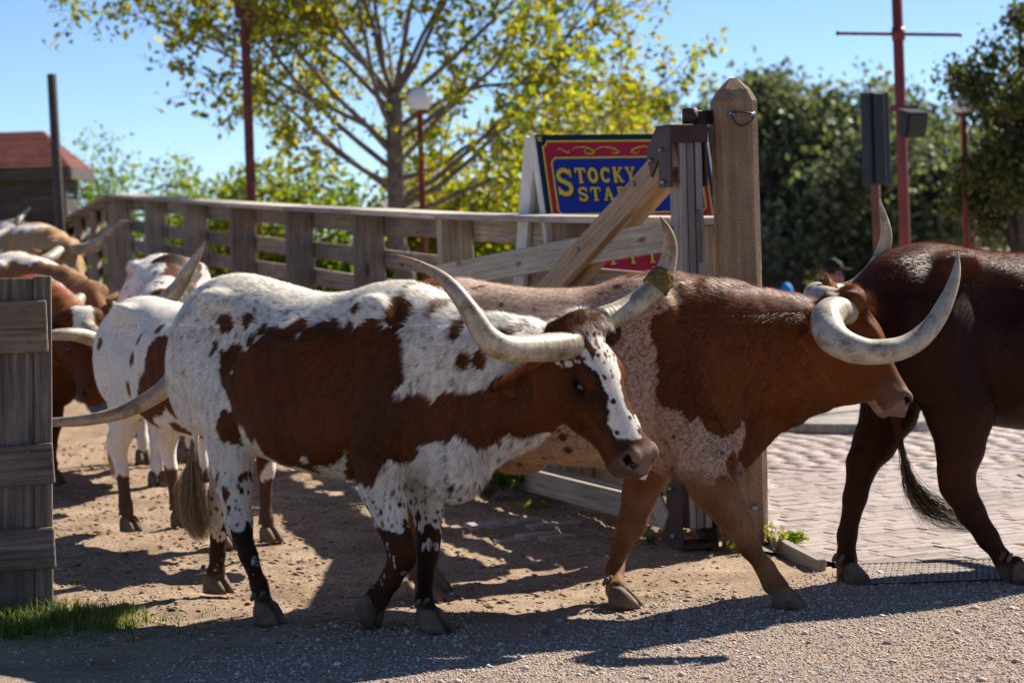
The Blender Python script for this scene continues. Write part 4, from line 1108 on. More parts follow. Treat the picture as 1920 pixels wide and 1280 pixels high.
def coat_a(S, p, q):
    if not _A:
        _A['p'] = trace_poly(S, A_PATCH, -0.2)
        _A['s'] = ell_local(S, A_SPOTS, -0.25, z3); _A['h'] = ell_local(S, A_HOLES, -0.25, z3)
    n = len(p); left = p[:, 1] > 0.06
    x = p[:, 0] + 0.012 * fbm(p, 30, 1) + np.where(left, 0.08 * fbm(p, 4, 9), 0); z = p[:, 2] + 0.014 * fbm(p, 30, 2) + 0.012 * vnoise(p, 110, 3) + np.where(left, 0.08 * fbm(p, 4, 8), 0)
    C = np.tile(WHITE, (n, 1)) * (1 + 0.06 * fbm(p, 9, 4)[:, None])
    dust = np.clip((0.9 - p[:, 2]) * 0.9, 0, 0.55); C = lerp(C, np.array((0.56, 0.47, 0.37)), dust)
    tick = spots(p, 0.027, 3, 0.27, 0.6, (1, 1, 2.2)) & ((p[:, 0] > 0.2) | (p[:, 2] > 1.25))
    C[tick] = C[tick] * 0.34
    tk2 = spots(p, 0.055, 8, 0.16, 0.25, (1, 1, 1.6)); C[tk2] = (0.20, 0.13, 0.09)
    br = inpoly(x, z, _A['p'])
    for cx, cz, a, b in _A['s']: br |= ((x - cx) / a) ** 2 + ((z - cz) / b) ** 2 < 1
    for cx, cz, a, b in _A['h']: br &= ~(((x - cx) / a) ** 2 + ((z - cz) / b) ** 2 < 1)
    tone = np.clip(0.5 + 0.6 * fbm(p * np.array((1, 1, 0.45)), 6, 6), 0, 1)
    C = np.where(br[:, None], lerp(np.tile(BROWN * 0.72, (n, 1)), BROWN * 1.35, tone), C)
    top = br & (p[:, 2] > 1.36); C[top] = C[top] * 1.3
    # stockings
    leg = p[:, 2] < 0.66; fr = p[:, 0] > 0.1
    edge = np.where(fr, 0.44, 0.40) + 0.12 * fbm(p * np.array((1, 1, .6)), 9, 11) + 0.10 * np.where(fr, -(p[:, 0] - 0.62), (p[:, 0] + 0.45)) + 0.07 * vnoise(p * np.array((1, 1, 0.45)), 38, 61)
    st = leg & (p[:, 2] < edge)
    sp = leg & spots(p, 0.03, 5, 0.34, 0.55) & (p[:, 2] < edge + 0.30)
    C[sp] = DBROWN * 1.4
    dk = lerp(np.tile(DBROWN, (n, 1)), BROWN * 0.75, np.clip(0.35 + 0.7 * fbm(p, 8, 13), 0, 1))
    wf = spots(p, 0.034, 6, 0.36, 0.5, (1, 1, 2.6)) & (p[:, 2] > edge - 0.10 - 0.14 * RNG.random(n))
    C = np.where((st & ~wf)[:, None], dk, C)
    ds = np.clip((0.11 - p[:, 2]) / 0.10, 0, 0.75); C = lerp(C, np.array((0.22, 0.165, 0.115)), ds)
    # head
    hd = (q[:, 0] > -0.06) & (q[:, 0] < 0.58) & (np.abs(q[:, 2]) < 0.17) & (q[:, 1] > -0.29) & (q[:, 1] < 0.12)
    u, v, w = q[:, 0] + 0.012 * fbm(q, 28, 21), q[:, 1] + 0.012 * fbm(q, 28, 22), q[:, 2] + 0.012 * fbm(q, 28, 23)
    hc = lerp(np.tile(BROWN * 0.55, (n, 1)), BROWN * 1.5, np.clip(0.5 + 0.7 * fbm(q, 9, 24), 0, 1))
    dark = np.exp(-(((u - 0.215) / 0.075) ** 2 + ((v + 0.050) / 0.055) ** 2)) + 0.9 * np.exp(-((w - np.interp(u, (0.1, 0.2, 0.3, 0.45), (0.10, 0.075, 0.066, 0.075))) / 0.014) ** 2) * (v > -0.09) * (u > 0.1); hc = lerp(hc, DBROWN, np.clip(dark * 0.85, 0, 1))
    wl = np.interp(u, (0.02, 0.07, 0.13, 0.2, 0.27, 0.34, 0.42, 0.465), (0.12, 0.125, 0.098, 0.062, 0.055, 0.066, 0.066, 0.035))
    wr = np.interp(u, (0.02, 0.13, 0.2, 0.27, 0.34, 0.42, 0.465), (-0.09, -0.085, -0.05, -0.005, 0.006, -0.012, 0.0))
    bl = (w < wl) & (w > wr) & (u > 0.02) & (u < 0.462) & (v > -0.09)
    bl |= ((u - 0.40) / 0.022) ** 2 + ((w + 0.03) / 0.02) ** 2 < 1
    bc = np.tile(WHITE, (n, 1)); sp2 = spots(q, 0.036, 31, 0.30, 0.45); bc[sp2] = DBROWN * 1.6
    sp3 = (spots(q, 0.018, 33, 0.42, 0.6) & (u < 0.17)) | ((vnoise(q * np.array((0.5, 1, 1)), 75, 77) > 0.12 + 3.2 * (u - 0.06)) & (u < 0.26)); bc[sp3] = RED * 0.9
    hc = np.where(bl[:, None], bc, hc)
    pol = u < 0.025 + 0.02 * fbm(q, 20, 25); hc[pol] = (RED * 0.85)[None] * (0.6 + 0.5 * RNG.random((int(pol.sum()), 1)))
    thr = spots(q, 0.028, 35, 0.36, 0.5) & (u < 0.15) & (v < -0.10) & (v > -0.24) & (u > 0.03); hc[thr] = WHITE * 0.8
    ns = u > 0.478 + 0.012 * fbm(q, 14, 5); hc[ns] = np.array((0.105, 0.058, 0.042))
    rim = (u > 0.495) & (v > -0.075); hc[rim] = np.array((0.19, 0.115, 0.085))
    return np.clip(np.where(hd[:, None], hc, C), 0, 1)
spec = dict(
    torso=[(a, b + 0.03 * smooth(0.1, -0.4, a), c, d) for a, b, c, d in TORSO],
    legs=dict(
        rh=px_leg(SA, 'hind', -1, -0.19, [(432, 770, .150), (434, 850, .108), (438, 905, .085), (448, 978, .070), (466, 1035, .047), (487, 1092, .042), (497, 1128, .050), (503, 1146, .046)], (505, 1168)),
        lh=px_leg(SA, 'hind', 1, 0.15, [(450, 790, .14), (428, 870, .095), (412, 935, .070), (410, 985, .058), (408, 1035, .043), (405, 1075, .047), (405, 1092, .045)], (408, 1110)),
        rf=px_leg(SA, 'fore', -1, -0.18, [(716, 865, .125), (720, 915, .108), (732, 970, .083), (747, 1012, .069), (756, 1042, .068), (734, 1083, .049), (708, 1120, .054), (698, 1134, .046)], (688, 1146), R(62), True),
        lf=px_leg(SA, 'fore', 1, 0.13, [(795, 890, .11), (800, 950, .085), (804, 1000, .062), (802, 1030, .058), (797, 1075, .042), (796, 1112, .043), (801, 1140, .052), (806, 1156, .046)], (815, 1182))),
    neck=[(0.45 * s, 0, 1.10 * s, .31), (0.78, 0.05, 1.08, .29), (1.02, 0.14, 1.08, .255), (1.20, 0.26, 1.12, .185)],
    neck_lat=(-0.3, 1, 0), dewlap=[((1.08, 0.2, 0.92, .12), (0.74, 0.0, 0.74, .16))],
    lumps=[((0.78 * s, 0, 0.66 * s), (0.13, 0.12, 0.16))],
    head=dict(poll=at(1086, 622, 10.33), u=(0.29, -0.19, -0.52), roll=R(10), s=1.16),
    horns=[dict(pts=[(at(1075, 645, 10.24), .058), (at(1040, 650, 10.14), .061), (at(995, 653, 10.02), .058), (at(950, 653, 9.92), .056), (at(915, 635, 9.88), .052), (at(890, 598, 9.88), .045), (at(865, 560, 9.90), .037), (at(835, 526, 9.94), .029), (at(800, 503, 10.0), .020), (at(765, 487, 10.04), .012), (at(733, 477, 10.08), .004)], col2=(0.36, 0.20, 0.12)),
           dict(pts=[(at(1088, 612, 10.42), .054), (at(1120, 602, 10.50), .057), (at(1155, 590, 10.57), .056), (at(1192, 571, 10.64), .054), (at(1225, 543, 10.68), .050), (at(1247, 508, 10.70), .043), (at(1256, 470, 10.70), .034), (at(1253, 438, 10.68), .024), (at(1238, 407, 10.65), .004)])],
    ears=[dict(base=(0.06, -0.085, 0.10), dir=(0.0, -0.50, 0.80), open=(0.75, 0.1, 0.75), L=0.26, W=0.16, hairs=5500, col=(0.30, 0.10, 0.03)),
          dict(base=(0.04, -0.05, -0.105), dir=(-0.35, -0.1, -1.0), open=(0.8, -0.5, -0.1), L=0.21, W=0.12)],
    tail=[(-0.83 * s, 0, 1.27 * s, .040), (-0.88 * s, 0, 1.12 * s, .030), (-0.87 * s, 0.02, 0.95 * s, .022), (-0.86 * s, 0.02, 0.8 * s, .018), (-0.86 * s, 0.0, 0.62 * s, .013)],
    switch=dict(path=[(-0.86 * s, 0, .72 * s, .014), (-0.87 * s, 0, .60 * s, .036), (-0.88 * s, -.01, .48 * s, .056), (-0.86 * s, -.01, .37 * s, .048), (-0.82 * s, -.01, .28 * s, .022)], n=1700, cols=[(.40, .27, .14), (.28, .17, .08), (.50, .38, .24), (.12, .07, .04)]),
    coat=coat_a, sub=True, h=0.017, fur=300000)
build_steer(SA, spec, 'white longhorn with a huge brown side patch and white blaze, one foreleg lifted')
# ring of dried dung on the far horn
hp_ = catmull([[*at(1228, 541, 10.68), 0], [*at(1238, 525, 10.69), 0], [*at(1245, 510, 10.70), 0]], 4)[:, :3]
dm = tube_mesh([Vector(x) for x in hp_], [0.050, 0.058, 0.061, 0.058, 0.062, 0.058, 0.056, 0.055, 0.048][:len(hp_)], 22, True, 'dung')
co = np.empty(len(dm.vertices) * 3, np.float32); dm.vertices.foreach_get('co', co); co = co.reshape(-1, 3)
ctr = co.mean(0); dr = co - ctr; co = co + dr / np.linalg.norm(dr, axis=1, keepdims=True) * (0.020 * fbm(co.astype(float), 38, 3)[:, None])
dm.vertices.foreach_set('co', co.ravel())
props(link('dried_dung', dm, M['dung']), 'ring of crusty dried dung stuck around an upright horn', 'dung')

# ------------ steer behind it: red brown front, roan barrel
SB = Steer((0.20, 11.22, 0), R(20), 1.05); s = SB.s
def z6(x, y): return (1180 + x * .3907, 440 + y * .3907)
B_ROAN = [z6(*q) for q in [(100, 200), (150, 225), (240, 250), (245, 330), (180, 360), (100, 400), (112, 480), (130, 560), (130, 760), (170, 830), (240, 850), (290, 912), (330, 870), (352, 930), (440, 970), (500, 960), (545, 880), (560, 960), (520, 1080), (500, 1180), (440, 1150), (380, 1230), (300, 1230), (200, 1330), (-900, 1330), (-900, 200)]]
_B = {}
def coat_b(S, p, q):
    if not _B: _B['p'] = trace_poly(S, B_ROAN, -0.2)
    n = len(p); x = p[:, 0] + 0.018 * fbm(p, 22, 1); z = p[:, 2] + 0.018 * fbm(p, 22, 2) + 0.01 * vnoise(p, 90, 3)
    ro = inpoly(x, z, _B['p'])
    C = lerp(np.tile(RED * 0.62, (n, 1)), RED * 1.25, np.clip(0.5 + 0.6 * fbm(p * np.array((1, 1, .5)), 6, 6), 0, 1))
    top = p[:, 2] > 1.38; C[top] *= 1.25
    wf = np.clip(0.58 + 0.25 * fbm(p, 5, 12) + 0.5 * (p[:, 2] < 0.85) * 0.2 + 0.25 * ((p[:, 2] > 1.33) & (p[:, 0] < 0.2)), 0, 1)
    hair = RNG.random(n) < wf
    rc = np.where(hair[:, None], np.array((0.66, 0.55, 0.45)), RED * 1.9)
    rc = lerp(rc, ROAN * 1.2, np.full(n, 0.35))
    bel = np.clip((0.78 - p[:, 2]) * 4, 0, 1) * (p[:, 0] < 0.5); rc = lerp(rc, np.array((0.46, 0.31, 0.19)), bel * 0.7)
    sp = spots(p, 0.085, 4, 0.24, 0.5, (1, 1, 1)); rc[sp] = RED * 0.8
    C = np.where(ro[:, None], rc, C)
    lg = p[:, 2] < 0.62; lc = lerp(np.tile(RED * 0.75, (n, 1)), np.array((0.33, 0.18, 0.085)), np.clip(0.45 + 0.6 * fbm(p, 7, 14), 0, 1))
    inner = lg & (p[:, 1] > 0.0); lc[inner] = lc[inner] * 1.2
    f = np.clip((0.66 + 0.05 * fbm(p, 12, 3) - p[:, 2]) / 0.10, 0, 1); C = lerp(C, lc, f)
    ds = np.clip((0.10 - p[:, 2]) / 0.09, 0, 0.7); C = lerp(C, np.array((0.24, 0.18, 0.12)), ds)
    hd = (q[:, 0] > -0.06) & (q[:, 0] < 0.58) & (np.abs(q[:, 2]) < 0.17) & (q[:, 1] > -0.29) & (q[:, 1] < 0.12)
    hc = lerp(np.tile(RED * 0.7, (n, 1)), RED * 1.15, np.clip(0.5 + 0.6 * fbm(q, 8, 4), 0, 1))
    mz = np.clip((q[:, 0] - 0.36) / 0.12, 0, 1); hc = lerp(hc, np.array((0.14, 0.085, 0.062)), mz * 0.75)
    ch = (q[:, 1] + 0.01 * fbm(q, 25, 3) < -0.165) & (q[:, 0] > 0.43); hc[ch] = (0.34, 0.235, 0.15)
    ns = q[:, 0] > 0.495; hc[ns] = (0.22, 0.125, 0.10)
    return np.clip(np.where(hd[:, None], hc, C), 0, 1)
spec = dict(
    legs=dict(
        rf=px_leg(SB, 'fore', -1, -0.18, [(1325, 870, .13), (1340, 915, .110), (1365, 955, .085), (1391, 990, .068), (1404, 1025, .052), (1436, 1070, .044), (1450, 1098, .050), (1460, 1114, .046)], (1474, 1136)),
        lf=px_leg(SB, 'fore', 1, 0.16, [(1215, 880, .11), (1198, 930, .084), (1184, 980, .072), (1162, 1022, .048), (1152, 1062, .045), (1156, 1090, .052), (1160, 1104, .047)], (1168, 1136)),
        rh=std_leg(SB, 'hind', -1, -0.02), lh=std_leg(SB, 'hind', 1, -0.12)),
    neck=[(0.45 * s, 0, 1.12 * s, .32), (0.80, 0.04, 1.145, .295), (1.08, 0.16, 1.105, .27), (1.26, 0.28, 1.12, .23)],
    neck_lat=(-0.3, 1, 0), dewlap=[((1.12, 0.22, 0.98, .10), (0.80, 0.02, 0.72, .15))],
    head=dict(poll=at(1592, 566, 10.95), u=(0.27, 0.04, -0.41), roll=R(3), s=0.99),
    horns=[dict(pts=[(at(1590, 585, 10.85), .056), (at(1562, 584, 10.74), .068), (at(1550, 603, 10.60), .073), (at(1564, 634, 10.48), .071), (at(1605, 655, 10.43), .061), (at(1655, 659, 10.43), .054), (at(1705, 646, 10.46), .050), (at(1747, 611, 10.50), .043), (at(1778, 556, 10.56), .033), (at(1793, 510, 10.60), .020), (at(1796, 473, 10.62), .004)], col0=(.52, .47, .38), col1=(.42, .37, .30), col2=(.40, .34, .26)),
           dict(pts=[(at(1572, 565, 11.03), .055), (at(1540, 558, 11.14), .060), (at(1530, 552, 11.32), .060), (at(1550, 553, 11.50), .056), (at(1598, 545, 11.60), .050), (at(1637, 508, 11.62), .042), (at(1658, 462, 11.60), .033), (at(1661, 425, 11.56), .023), (at(1649, 374, 11.52), .004)], col0=(.52, .47, .38), col1=(.42, .38, .32), col2=(.48, .43, .34))],
    ears=[dict(base=(0.03, -0.10, 0.10), dir=(-0.6, -0.55, 0.65), hairs=3500, open=(0.35, -0.3, 0.75), L=0.24, W=0.15, col=(0.26, 0.09, 0.028)),  # ear and its hair coloured lighter, painting in an orange rim light
          dict(base=(0.03, -0.045, -0.11), dir=(-0.8, 0.35, -0.8), open=(0.4, -0.3, -0.75), L=0.20, W=0.12, col=(0.28, 0.10, 0.03))],  # far ear: rim light put into the colour here too
    tail=[(-0.87 * s, 0, 1.30 * s, .040), (-0.93 * s, 0, 1.2 * s, .032), (-0.94 * s, 0, 1.05 * s, .024), (-0.92 * s, 0, .90 * s, .018)],
    switch=dict(path=[(-0.92 * s, 0, .96 * s, .012), (-0.92 * s, .02, .82 * s, .04), (-0.90 * s, .04, .68 * s, .02)], n=400, cols=[(.2, .1, .05), (.3, .18, .1)]),
    lumps=[((-0.20, 0, 0.615), (0.12, 0.04, 0.04)), ((0.62 * s, 0, 0.64 * s), (0.2, 0.13, 0.12))],
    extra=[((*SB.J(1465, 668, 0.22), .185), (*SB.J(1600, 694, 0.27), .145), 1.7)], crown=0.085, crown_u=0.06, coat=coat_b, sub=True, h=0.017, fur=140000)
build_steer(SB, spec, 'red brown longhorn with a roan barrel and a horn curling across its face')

# ------------ dark steer leaving on the right
SCc = Steer((2.50, 11.80, 0), R(-25), 1.115); s = SCc.s
def coat_c(S, p, q):
    n = len(p); dk = np.array((0.030, 0.009, 0.0038)); rd = np.array((0.15, 0.040, 0.010))
    C = lerp(np.tile(dk * 0.8, (n, 1)), dk * 1.5, np.clip(0.5 + 0.7 * fbm(p * np.array((1, 1, .45)), 7, 6), 0, 1))
    t = np.clip((p[:, 2] - 1.36) / 0.16, 0, 1); C = lerp(C, rd, t * 0.8)
    t = np.clip((0.95 - p[:, 2]) / 0.4, 0, 1) * np.clip(0.4 + 0.6 * fbm(p, 5, 8), 0, 1); C = lerp(C, rd * 0.8, t * 0.7)
    ds = np.clip((0.10 - p[:, 2]) / 0.09, 0, 0.6); return np.clip(lerp(C, np.array((0.2, 0.15, 0.1)), ds), 0, 1)
spec = dict(
    legs=dict(
        rh=px_leg(SCc, 'hind', -1, -0.19, [(1800, 770, .17), (1800, 840, .118), (1793, 880, .098), (1795, 908, .090), (1820, 955, .070), (1853, 1003, .055), (1881, 1042, .047), (1893, 1060, .051), (1899, 1070, .047)], (1912, 1090)),
        lh=px_leg(SCc, 'hind', 1, 0.17, [(1668, 770, .14), (1640, 830, .105), (1618, 866, .086), (1603, 930, .062), (1588, 1000, .050), (1587, 1045, .052), (1590, 1064, .048)], (1598, 1092)),
        rf=std_leg(SCc, 'fore', -1, -0.15), lf=std_leg(SCc, 'fore', 1, 0.2)),
    neck=[(0.45 * s, 0, 1.12 * s, .32), (0.85 * s, 0, 1.18 * s, .27), (1.15 * s, 0, 1.25 * s, .19)],
    head=dict(poll=SCc.W @ Vector((1.30 * s, 0, 1.42 * s)), u=(0.7, 0.3, -0.6), s=1.05),
    horns=[dict(pts=[(SCc.W @ Vector((x * s, sg * y * s, z * s)), r) for x, y, z, r in [(1.3, .06, 1.38, .05), (1.3, .2, 1.40, .06), (1.32, .5, 1.42, .05), (1.4, .8, 1.5, .035), (1.45, .95, 1.75, .004)]]) for sg in (1, -1)],
    ears=[dict(base=(0.03, -0.05, sg * 0.11), dir=(-0.3, -0.2, sg * 0.9), open=(0.7, -0.5, 0), col=(0.05, 0.02, 0.01)) for sg in (1, -1)],
    tail=[(-0.82 * s, 0, 1.24 * s, .042), (-0.91 * s, -0.02, 1.08 * s, .033), (*SCc.J(1668, 720, -0.08), .026), (*SCc.J(1680, 790, -0.08), .021), (*SCc.J(1690, 840, -0.08), .015)],
    switch=dict(path=[(*SCc.J(1680, 790, -.08), .012), (*SCc.J(1692, 850, -.08), .020), (*SCc.J(1705, 905, -.08), .042), (*SCc.J(1738, 950, -.08), .062), (*SCc.J(1785, 972, -.08), .045), (*SCc.J(1822, 986, -.08), .026)], n=420, spread0=0.6, cols=[(.13, .078, .04), (.09, .052, .026), (.26, .17, .09), (.05, .026, .013), (.07, .038, .02)]),
    coat=coat_c, h=0.015, fur=190000)
build_steer(SCc, spec, 'very dark brown longhorn seen from behind, walking off the brick paving')

# ------------ the ones still coming down the chute
def back_steer(loc, th, sc, coat, label, head, horns, legs=(0, 0, 0, 0), fur=50000, neck=None, tail=True, h=0.02, ear=(0.1, 0.04, 0.02), torso=None, sub=False):
    S = Steer((loc[0], loc[1], ground_z(loc[0], loc[1])), th, sc); s = S.s
    po = S.L(head['poll'])
    a = np.array((0.45 * s, 0, 1.10 * s)); b = po + np.array((-0.06, 0, -0.09))
    nk = [(*a, .31 * s)] + [(*(a + (b - a) * t), r * s) for t, r in ((0.4, .27), (0.72, .23), (1.0, .17))]
    sp = dict(legs=dict(rh=std_leg(S, 'hind', -1, legs[0]), lh=std_leg(S, 'hind', 1, legs[1]), rf=std_leg(S, 'fore', -1, legs[2]), lf=std_leg(S, 'fore', 1, legs[3])),
              neck=nk, head=head, horns=horns, coat=coat, h=h, fur=fur, hair_w=0.002, sub=sub,
              ears=[dict(base=(0.03, -0.05, sg * 0.11), dir=(-0.35, -0.25, sg * 0.9), open=(0.7, -0.5, 0), col=ear, hairs=500) for sg in (1, -1)])
    if tail:
        sp['tail'] = [(-0.87 * s, 0, 1.30 * s, .040), (-0.93 * s, 0, 1.2 * s, .032), (-0.95 * s, 0, .9 * s, .022), (-0.93 * s, 0, .62 * s, .013)]
        sp['switch'] = dict(path=[(-0.94 * s, 0, .72 * s, .010), (-0.93 * s, 0, .5 * s, .045), (-0.92 * s, 0, .3 * s, .02)], n=350, cols=[(.40, .27, .14), (.28, .17, .08)])
    return build_steer(S, sp, label)
def patchy(base, patch, seed, thr, scale=2.2, legc=None, ticks=0.0, face=None, shift=(0, 0, 0)):
    base, patch = np.array(base), np.array(patch)
    def f(S, p, q):
        n = len(p); C = np.tile(base, (n, 1)) * (1 + 0.07 * fbm(p, 8, seed + 4)[:, None])
        if ticks:
            t = spots(p, 0.05, seed, 0.16, ticks, (1, 1, 1.7)); C[t] = C[t] * 0.35
        k = fbm(p + np.array(shift), scale, seed, 3) + 0.08 * fbm(p, 16, seed + 2) > thr
        C = np.where(k[:, None], patch * (1 + 0.25 * fbm(p, 7, seed + 7)[:, None]), C)
        if legc is not None:
            lg = p[:, 2] < 0.36 + 0.06 * fbm(p, 10, seed); C[lg] = np.array(legc)
        if face is not None:
            hd = (q[:, 0] > -0.06) & (q[:, 0] < 0.58) & (np.abs(q[:, 2]) < 0.17) & (q[:, 1] > -0.29) & (q[:, 1] < 0.12)
            C = np.where(hd[:, None], face(q, n), C)
        return np.clip(C, 0, 1)
    return f
# white one with small brown spots
def coat_d(S, p, q):
    n = len(p); C = np.tile(WHITE, (n, 1)) * (1 + 0.05 * fbm(p, 8, 4)[:, None])
    t = spots(p, 0.045, 3, 0.13, 0.4, (1, 1, 1.7)); C[t] = C[t] * 0.5
    t = spots(p + 0.01 * fbm(p, 22, 4)[:, None], 0.13, 12, 0.27, 0.50, (1, 1, 1.3)); C[t] = BROWN * 1.1
    k = fbm(p + np.array((0.3, 0, 0.1)), 2.2, 9) > 0.2 - 0.5 * (p[:, 0] - 0.05); C[k & (p[:, 2] < 1.18) & (p[:, 0] > -0.35)] = BROWN
    lg = p[:, 2] < 0.34 + 0.05 * fbm(p, 10, 2); C[lg] = (0.10, 0.05, 0.032)
    return np.clip(C, 0, 1)
back_steer((-1.86, 14.0), R(50), 0.97, coat_d, 'white longhorn with small brown spots, half hidden behind the patched one',
           dict(poll=at(560, 690, 13.0), u=(0.3, -0.4, -0.6), s=1.0),
           [dict(pts=[(at(550, 680, 12.95), .05), (at(480, 665, 12.8), .056), (at(410, 664, 12.6), .056), (at(345, 692, 12.45), .053), (at(300, 735, 12.4), .047), (at(240, 768, 12.4), .039), (at(180, 784, 12.4), .032), (at(110, 791, 12.45), .025), (at(50, 788, 12.5), .016), (at(10, 780, 12.5), .004)], col1=(.44, .36, .27), col2=(.34, .27, .2)),
            dict(pts=[(at(580, 680, 13.1), .05), (at(650, 680, 13.3), .056), (at(720, 690, 13.5), .05), (at(780, 670, 13.7), .035), (at(800, 620, 13.8), .004)])], legs=(0.05, 0.12, 0, 0), fur=40000)
# brown one with a white star, head lowered
def face_e(q, n):
    C = np.tile(RED * 0.6, (n, 1)); w = (np.abs(q[:, 2] + 0.01 * fbm(q, 20, 3)) < 0.07) & (q[:, 0] < 0.16 + 0.03 * fbm(q, 14, 2)) & (q[:, 1] > -0.04); C[w] = WHITE * 0.9; return C
def coat_e(S, p, q):
    n = len(p); C = lerp(np.tile(np.array((0.20, 0.058, 0.015)), (n, 1)), np.array((0.30, 0.098, 0.028)), np.clip(0.5 + 0.6 * fbm(p, 4, 3), 0, 1))
    k = ((p[:, 0] - 0.62) / 0.16 + 0.9 * fbm(p, 7, 2)) ** 2 + ((p[:, 2] - 1.28) / 0.10 + 0.9 * fbm(p, 7, 5)) ** 2 < 1; C[k] = WHITE
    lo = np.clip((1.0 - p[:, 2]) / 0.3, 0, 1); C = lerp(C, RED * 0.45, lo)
    hd = (q[:, 0] > -0.06) & (q[:, 0] < 0.58) & (np.abs(q[:, 2]) < 0.17) & (q[:, 1] > -0.29) & (q[:, 1] < 0.12)
    return np.clip(np.where(hd[:, None], face_e(q, n), C), 0, 1)
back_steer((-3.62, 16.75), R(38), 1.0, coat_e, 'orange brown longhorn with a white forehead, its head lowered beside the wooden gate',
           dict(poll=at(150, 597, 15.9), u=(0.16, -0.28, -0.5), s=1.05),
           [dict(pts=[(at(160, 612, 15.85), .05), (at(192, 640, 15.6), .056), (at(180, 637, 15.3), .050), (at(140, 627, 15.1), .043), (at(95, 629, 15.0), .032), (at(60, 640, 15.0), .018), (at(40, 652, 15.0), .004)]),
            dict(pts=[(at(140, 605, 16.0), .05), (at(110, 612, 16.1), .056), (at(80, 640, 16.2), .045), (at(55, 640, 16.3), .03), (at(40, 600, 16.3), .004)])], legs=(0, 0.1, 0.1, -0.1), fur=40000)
# tawny one between them
def coat_k(S, p, q):
    n = len(p); C = lerp(np.tile(np.array((0.20, 0.075, 0.025)), (n, 1)), np.array((0.36, 0.19, 0.085)), np.clip(0.5 + 0.8 * fbm(p, 3, 3), 0, 1))
    k = (fbm(p, 3.0, 17) > 0.15) & (p[:, 2] > 1.1); C[k] = WHITE * 0.95
    return np.clip(C, 0, 1)
back_steer((-4.12, 18.45), R(36), 1.07, coat_k, 'tawny longhorn with white on its back, between the orange brown one and the tan one',
           dict(poll=at(166, 548, 17.6), u=(0.2, -0.3, -0.55), s=1.0),
           [dict(pts=[(at(150, 560, 17.5), .05), (at(130, 580, 17.3), .055), (at(100, 600, 17.2), .045), (at(70, 605, 17.2), .03), (at(50, 590, 17.2), .005)]),
            dict(pts=[(at(178, 555, 17.7), .05), (at(205, 575, 17.8), .055), (at(235, 600, 17.9), .045), (at(262, 605, 18), .03), (at(280, 590, 18), .005)])], legs=(0, .1, .1, 0), fur=40000, ear=(.2, .11, .05))
# speckled one facing us, dark mask on its shoulders
def coat_f(S, p, q):
    n = len(p); C = np.tile(WHITE * np.array((0.95, 0.93, 0.97)), (n, 1))
    t = spots(p, 0.06, 5, 0.22, 0.55, (1.6, 1, 1)); C[t] = np.array((0.10, 0.06, 0.05))
    k = (p[:, 1] + 0.22 * fbm(p, 4, 3) > -0.10) & (p[:, 1] < 0.16 + 0.08 * fbm(p, 6, 5)) & (p[:, 0] > -0.1) & (p[:, 2] > 0.9); C[k] = DBROWN * 1.3
    r = k & (fbm(p, 4, 9) > 0.05); C[r] = RED * 0.6
    return np.clip(C, 0, 1)
back_steer((-2.42, 17.05), R(78), 1.07, coat_f, 'white speckled longhorn with dark shoulders coming straight on, its horn pointing up',
           dict(poll=at(292, 598, 15.75), u=(0.05, -0.3, -0.55), s=1.0),
           [dict(pts=[(at(272, 600, 15.75), .05), (at(240, 610, 15.7), .056), (at(215, 612, 15.7), .05), (at(195, 630, 15.7), .03), (at(180, 640, 15.7), .004)], col2=(.3, .2, .13)),
            dict(pts=[(at(300, 585, 15.75), .05), (at(314, 562, 15.7), .056), (at(336, 536, 15.68), .050), (at(356, 503, 15.66), .037), (at(371, 478, 15.66), .024), (at(385, 453, 15.66), .004)], col0=(.42, .36, .26), col1=(.42, .36, .26), col2=(.38, .32, .24))], legs=(0, 0.1, 0.1, 0), fur=40000)
# tan one at the back with a long pale horn
back_steer((-5.0, 23.5), R(30), 1.13, patchy(TAN, WHITE * 0.9, 21, 0.25, 2.0), 'tan longhorn far back with one pale horn reaching towards the fence corner',
           dict(poll=at(122, 462, 22.3), u=(0.3, -0.30, -0.5), s=1.05),
           [dict(pts=[(at(132, 468, 22.2), .05), (at(160, 466, 22.2), .055), (at(185, 455, 22.2), .050), (at(205, 434, 22.2), .040), (at(225, 419, 22.2), .026), (at(249, 415, 22.2), .005)]),
            dict(pts=[(at(112, 470, 22.2), .05), (at(90, 486, 22.0), .055), (at(60, 495, 21.9), .045), (at(30, 490, 21.8), .03), (at(10, 480, 21.8), .005)])], fur=14000, h=0.024, ear=(.3, .17, .08))
# red and white one at the very back
back_steer((-5.55, 25.5), R(35), 1.12, patchy((0.26, 0.09, 0.035), WHITE, 45, 0.0, 1.8), 'rusty and white longhorn farthest back, below the red roofed shed',
           dict(poll=at(20, 440, 24.8), u=(0.4, -0.25, -0.5), s=1.0),
           [dict(pts=[(at(25, 435, 24.8), .05), (at(30, 425, 24.9), .05), (at(36, 412, 25), .04), (at(45, 402, 25.1), .025), (at(57, 389, 25.2), .006)]),
            dict(pts=[(at(15, 440, 24.8), .05), (at(-10, 445, 24.6), .05), (at(-30, 430, 24.6), .03), (at(-40, 400, 24.6), .006)])], fur=9000, h=0.026, ear=(.2, .08, .04))
